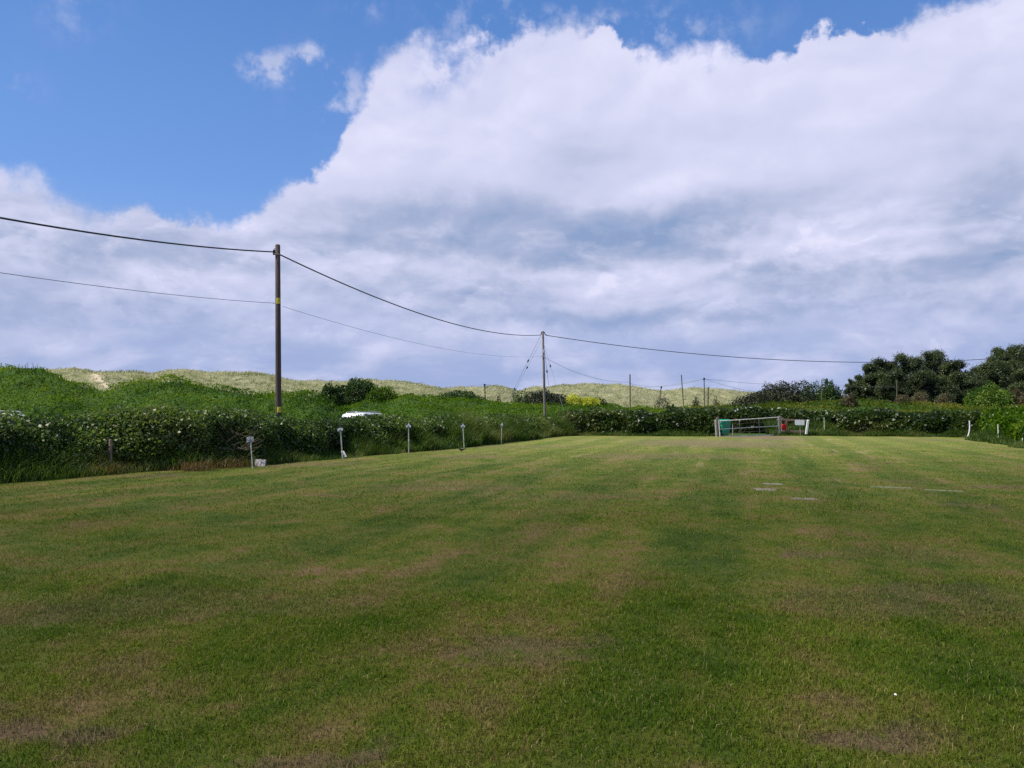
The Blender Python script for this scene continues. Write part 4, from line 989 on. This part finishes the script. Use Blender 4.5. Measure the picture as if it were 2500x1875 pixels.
# white notice sign
sg = P(1952.5, 1031.5, 50.9)
so = empty('notice_sign', (sg.x, sg.y, 0), label='blank white rounded notice sign on a thin post by the fence rails', cat='sign')
mb = MB(); mb.tube([(sg.x + .05, sg.y + .04, 0), (sg.x, sg.y + .03, sg.z + .22)], .018, 7); mb.build('post', M['galv'], so)
mb = MB(); w, h, r = .30, .165, .05; poly = []
for cx, cz, a0 in ((w - r, h - r, 0), (-w + r, h - r, 90), (-w + r, -h + r, 180), (w - r, -h + r, 270)):
    for k in range(5): a = R(a0 + k * 22.5); poly.append(sg + Vector((cx + r * math.cos(a), 0, cz + r * math.sin(a))))
mb.prism(poly, (0, 0, 0), (0, .018, 0)); mb.build('board', M['sign_white'], so)
# green wheelie bin
gb = P(1769, 1066, 52.0); W_, D_, H_ = .66, .70, 1.0
gb.z = 0.0
bn = empty('wheelie_bin', tuple(gb), label='green ribbed plastic wheelie bin behind the gate', cat='bin')
mb = MB()
prof = [(.06, .34), (.30, .385), (.32, .40), (.34, .40), (.36, .395), (.58, .43), (.60, .45), (.62, .45), (.64, .44), (.80, .465), (.82, .485), (.86, .485), (.88, .47), (.95, .48)]
for (z0, s0), (z1, s1) in zip(prof[:-1], prof[1:]):
    vs = []
    for z, s in ((z0, s0), (z1, s1)):
        for xx, yy in ((-1, -1), (1, -1), (1, 1), (-1, 1)):
            for ex, ey in (((.82, 1), (1, .82)) if xx * yy < 0 else ((1, .82), (.82, 1))):
                vs.append(gb + Vector((xx * ex * s * .70, yy * ey * s * .74, z)))
    mb._add(vs, [(i, (i + 1) % 8, 8 + (i + 1) % 8, 8 + i) for i in range(8)])
mb.build('body', M['green_bin'], bn)
mb = MB(); mb.box(gb + Vector((0, 0, .985)), (.72, .76, .06), None, .95); mb.box(gb + Vector((0, 0, 1.03)), (.62, .66, .04), None, .8); mb.build('lid', M['green_bin'], bn, bevel=.015)
for sx in (-1, 1):
    mb = MB(); mb.tube([gb + Vector((sx * .20, .24, .10)), gb + Vector((sx * .26, .24, .10))], .10, 14); mb.build('wheel', M['tyre'], bn)
mb = MB(); mb.tube([gb + Vector((-.26, .40, .93)), gb + Vector((.26, .40, .93))], .016, 8); mb.build('handle', M['green_bin'], bn)
# red bin
rb = P(1914, 1052, 51.9); z0 = P(1914, 1050, 51.9).z; z1 = P(1914, 1036.5, 51.9).z
rn = empty('red_bin', (rb.x, rb.y, z0), label='small bright red litter bin hung beside the right gatepost', cat='bin')
mb = MB(); mb.tube([(rb.x, rb.y, z0), (rb.x, rb.y, z0 + .02), (rb.x, rb.y, z1 - .05), (rb.x, rb.y, z1)], [.10, .14, .175, .185], 16); mb.build('body', M['red'], rn)
mb = MB(); mb.tube([(rb.x, rb.y, z1 - .005), (rb.x, rb.y, z1 + .025)], [.20, .19], 16); mb.build('rim', M['red'], rn)
mb = MB(); mb.tube([(rb.x + .12, rb.y + .1, z1 - .1), (rb.x + .12, rb.y + .1, z1 + .16), (rb.x + .2, rb.y + .1, z1 + .2)], .02, 7); mb.build('hanger', M['rust'], rn)
# right hand posts
def bent(pts, Y, r, mt, label):
    ps = [P(x, y, Y - .0) for x, y in pts]; mb = MB(); mb.tube(ps, r, 8)
    e = ps[-1]; mb.build('bent_post', M[mt], origin=tuple(e), label=label, cat='post', group='bent posts at the right hedge')
bent([(2367, 1027), (2367.5, 1036), (2367.5, 1046), (2366.5, 1054), (2364, 1063), (2361, 1069)], 46.0, .038, 'white_paint', 'white post at the far right corner, curving at its foot')
bent([(2436.5, 1036), (2437.5, 1056), (2437, 1072), (2433, 1080), (2425, 1086)], 40.5, .03, 'mossy_paint', 'thin grey stake with a bent foot in the right hedge')
bent([(2497, 1040), (2497, 1070), (2495, 1080), (2489, 1096)], 37.0, .03, 'mossy_paint', 'thin grey stake with a bent foot at the right edge')

# ------------------------------------------------------------------ cars behind the hedge
def car(loc, rz, label):
    """white hatchback, length along local x"""
    loc = Vector(loc); rot = __import__('mathutils').Matrix.Rotation(rz, 3, 'Z')
    o = empty('parked_car', loc, label=label, cat='car', group='cars parked behind the left hedge')
    T = lambda x, y, z: loc + rot @ Vector((x, y, z))
    def loft(sec, name, mt, bevel=.0):
        mb = MB(); n = len(sec[0]); vs = [T(*p) for s in sec for p in s]; m = len(sec)
        fs = [(i * n + k, i * n + (k + 1) % n, (i + 1) * n + (k + 1) % n, (i + 1) * n + k) for i in range(m - 1) for k in range(n)]
        fs += [tuple(range(n))[::-1], tuple((m - 1) * n + k for k in range(n))]
        mb._add(vs, fs, True); return mb.build(name, M[mt], o, bevel=bevel)
    def sec(x, w, z0, z1, wt=None, c=.08):
        wt = wt or w
        return [(x, -w, z0 + c), (x, -w + c, z0), (x, w - c, z0), (x, w, z0 + c), (x, w, (z0 + z1) / 2), (x, wt, z1 - c), (x, wt - c, z1), (x, -wt + c, z1), (x, -wt, z1 - c), (x, -w, (z0 + z1) / 2)]
    loft([sec(-2.1, .70, .35, .85), sec(-1.95, .84, .25, .95), sec(-1.2, .88, .22, .98), sec(0, .88, .22, .97), sec(1.1, .87, .22, .95), sec(1.8, .82, .25, .82), sec(2.08, .68, .35, .68)], 'body', 'car_white', .02)
    loft([sec(-1.9, .78, .93, 1.02, .74, .02), sec(-1.62, .78, .93, 1.38, .66, .04), sec(-1.3, .79, .93, 1.47, .66, .05), sec(-.4, .79, .93, 1.50, .66, .05), sec(.35, .79, .93, 1.45, .66, .04), sec(1.15, .78, .93, .99, .70, .02)], 'roof', 'car_white')
    for s in (-1, 1):
        mb = MB(); mb.prism([T(-1.5, s * .80, 1.0), T(.85, s * .80, 1.0), T(.3, s * .715, 1.36), T(-1.35, s * .715, 1.38)], (0, 0, 0), rot @ Vector((0, s * .012, 0))); mb.build('side_window', M['glass'], o)
    mb = MB(); mb.prism([T(1.17, -.66, 1.02), T(1.17, .66, 1.02), T(.42, .56, 1.45), T(.42, -.56, 1.45)], (0, 0, 0), rot @ Vector((.012, 0, .01))); mb.build('windscreen', M['glass'], o)
    for x in (-1.3, 1.32):
        for s in (-1, 1):
            mb = MB(); mb.tube([T(x, s * .70, .31), T(x, s * .90, .31)], .31, 18); w = mb.build('wheel', M['tyre'], o)
            mb = MB(); mb.tube([T(x, s * .89, .31), T(x, s * .91, .31)], .19, 14); q = mb.build('rim', M['alloy'], w); q.location = (0, 0, 0)
    for s in (-1, 1):
        mb = MB(); mb.ellipsoid(T(1.93, s * .60, .66), (.10, .12, .07)); mb.build('headlight', M['lamp'], o)
        mb = MB(); mb.ellipsoid(T(-2.0, s * .66, .80), (.06, .07, .10)); mb.build('tail_light', M['red'], o)
        mb = MB(); mb.ellipsoid(T(.85, s * .95, 1.0), (.07, .10, .06)); mb.build('mirror', M['car_white'], o)
    mb = MB(); mb.ellipsoid(T(-1.2, 0, 1.50), (.06, .03, .05)); mb.build('aerial', M['car_white'], o)
    for s in (-1, 1):
        mb = MB(); mb.tube([T(-1.35, s * .56, 1.47), T(-1.3, s * .56, 1.54), T(-.4, s * .56, 1.57), T(.25, s * .56, 1.53), T(.32, s * .56, 1.45)], .018, 6); mb.build('roof_rail', M['alloy'], o)
c = P(900, 1003, 46.0)
car((c.x, c.y, 0.0), R(66), 'white car with its rounded roof showing above the left hedge')
c = P(-88, 1003, 24.0)
car((c.x, c.y, .04), R(186), 'white car at the left edge, only its roof corner showing')

# ------------------------------------------------------------------ slabs, molehills, bird
def slab(px, py, w, d, rz, mt, label, name='paving_slab'):
    g = G(px, py); rz = -math.atan2(g.x, g.y) + rz * .3; d *= .62; c_, s_ = math.cos(rz), math.sin(rz); rg = random.Random(px)
    und = float((fbm(np.array([g.x * .12]), np.array([g.y * .12]), 5.0, 2)[0] - .5) * .08)
    base = [(-.5, -.5), (-.1, -.53), (.3, -.49), (.5, -.46), (.52, 0), (.48, .5), (.1, .5), (-.3, .54), (-.5, .47), (-.53, .1)]
    pts = []
    for x, y in base: X_, Y_ = x * w + rg.uniform(-.03, .03), y * d + rg.uniform(-.03, .03); pts.append(Vector((g.x + X_ * c_ - Y_ * s_, g.y + X_ * s_ + Y_ * c_, und)))
    mb = MB(); mb.prism(pts, (0, 0, .005), (0, 0, -.05)); mb.build(name, M[mt], origin=(g.x, g.y, und), label=label, cat='paving slab', group='slabs set in the lawn')
slab(1887, 1182.5, .40, .62, .1, 'slab', 'pinkish paving slab, farther of the close pair')
slab(1869, 1196, .44, .75, .1, 'slab', 'pinkish paving slab, nearer of the close pair')
slab(1965, 1219, .40, .5, .2, 'slab', 'half overgrown pinkish slab right of the close pair')
slab(2172, 1190.5, .8, .5, .1, 'slab_pale', 'long pale slab sunk in the lawn, right of centre')
slab(2304, 1198.5, .68, .4, -.1, 'slab_pale', 'bright narrow slab sunk in the lawn towards the right')
for px, py, w, lab in ((2032, 1104.5, 8, 'small dark molehill on the left, nearest the gate'), (2255, 1103.5, 8, 'small dark molehill on the far right of the lawn'), (2166, 1133.5, 9, 'small dark molehill nearest the camera')):
    g = G(px, py); r = w / F * g.y * .9; mb = MB(); k = 22; rg = random.Random(px); vs = []
    for j in range(6):
        rr = r * (1 - j / 5.5); z = r * .38 * (1 - (1 - j / 5) ** 2) - .01
        for i in range(k): a = 6.283 * i / k; q = rr * (1 + rg.uniform(-.16, .16)); vs.append((g.x + math.cos(a) * q * 1.2, g.y + math.sin(a) * q, z + rg.uniform(-.012, .018)))
    mb._add(vs, [(j * k + i, j * k + (i + 1) % k, (j + 1) * k + (i + 1) % k, (j + 1) * k + i) for j in range(5) for i in range(k)], True); mb.build('molehill', M['soil'], origin=(g.x, g.y, 0), label=lab, cat='molehill', group='molehills on the lawn')
# litter speck
g = G(2186, 1710); mb = MB(); mb.prism([g + Vector((-.007, 0, .03)), g + Vector((.006, -.004, .028)), g + Vector((.007, .004, .034)), g + Vector((-.002, .007, .035))], (0, 0, 0), (0, 0, .002))
mb.build('paper_scrap', M['petal'], origin=tuple(g), label='tiny white paper scrap lying in the foreground grass', cat='litter')
def bird():
    g = G(1127, 1103.5)
    me = bpy.data.meshes.new('blackbird')
    # spine: tail tip, tail base, body, chest, neck, head, beak ; legs
    v = [(.155, 0, .155), (.085, 0, .095), (.03, 0, .075), (-.03, 0, .078), (-.07, 0, .105), (-.088, 0, .135), (-.118, 0, .135),
         (.005, -.018, .045), (.0, -.018, .0), (.005, .018, .045), (.0, .018, .0)]
    e = [(0, 1), (1, 2), (2, 3), (3, 4), (4, 5), (5, 6), (2, 7), (7, 8), (2, 9), (9, 10)]
    rad = [.016, .020, .040, .040, .026, .026, .005, .008, .005, .008, .005]
    me.from_pydata([tuple(q * 1.15 for q in p) for p in v], e, [])
    o = bpy.data.objects.new('blackbird', me); COL.objects.link(o); o.location = g; me.materials.append(M['feather'])
    sk = o.modifiers.new('skin', 'SKIN'); sk.use_smooth_shade = True
    for i, r in enumerate(rad): me.skin_vertices[0].data[i].radius = (r * 1.15, r * 1.15)
    me.skin_vertices[0].data[2].use_root = True
    o.modifiers.new('sub', 'SUBSURF').levels = 1
    tag(o, 'small black bird with cocked tail standing on the lawn by the hedge', 'bird')
    mb = MB()
    for s in (-1, 1): mb.tube([g + Vector((0, s * .021, .0)), g + Vector((.0, s * .021, .05))], .003, 5)
    mb.build('legs', M['rust'], None, origin=tuple(g)).parent = o
    bpy.data.objects['legs'].location = (0, 0, 0)
bird()
# dead twigs tangled in the hedge gap
def twigs():
    o = empty('dead_branches', tuple(G(585, 1140)), label='tangle of bare dead branches in the left hedge beside the dirty plate', cat='dead branches')
    rg = random.Random(8); mb = MB()
    for i in range(34):
        a = P(rg.gauss(580, 22), rg.gauss(1088, 18), 22.9 + rg.uniform(-.1, .5)); q = rg.uniform(-.6, 1.2); L = rg.uniform(.2, .65)
        b = a + Vector((math.cos(q) * L * rg.choice((-1, 1)), rg.uniform(-.2, .1), math.sin(q) * L)); m_ = a.lerp(b, .5) + Vector((rg.uniform(-.05, .05), -.04, rg.uniform(-.05, .05)))
        mb.tube([a, m_, b], [.007, .005, .003], 4)
    mb.build('twigs', M['dead'], o)
twigs()
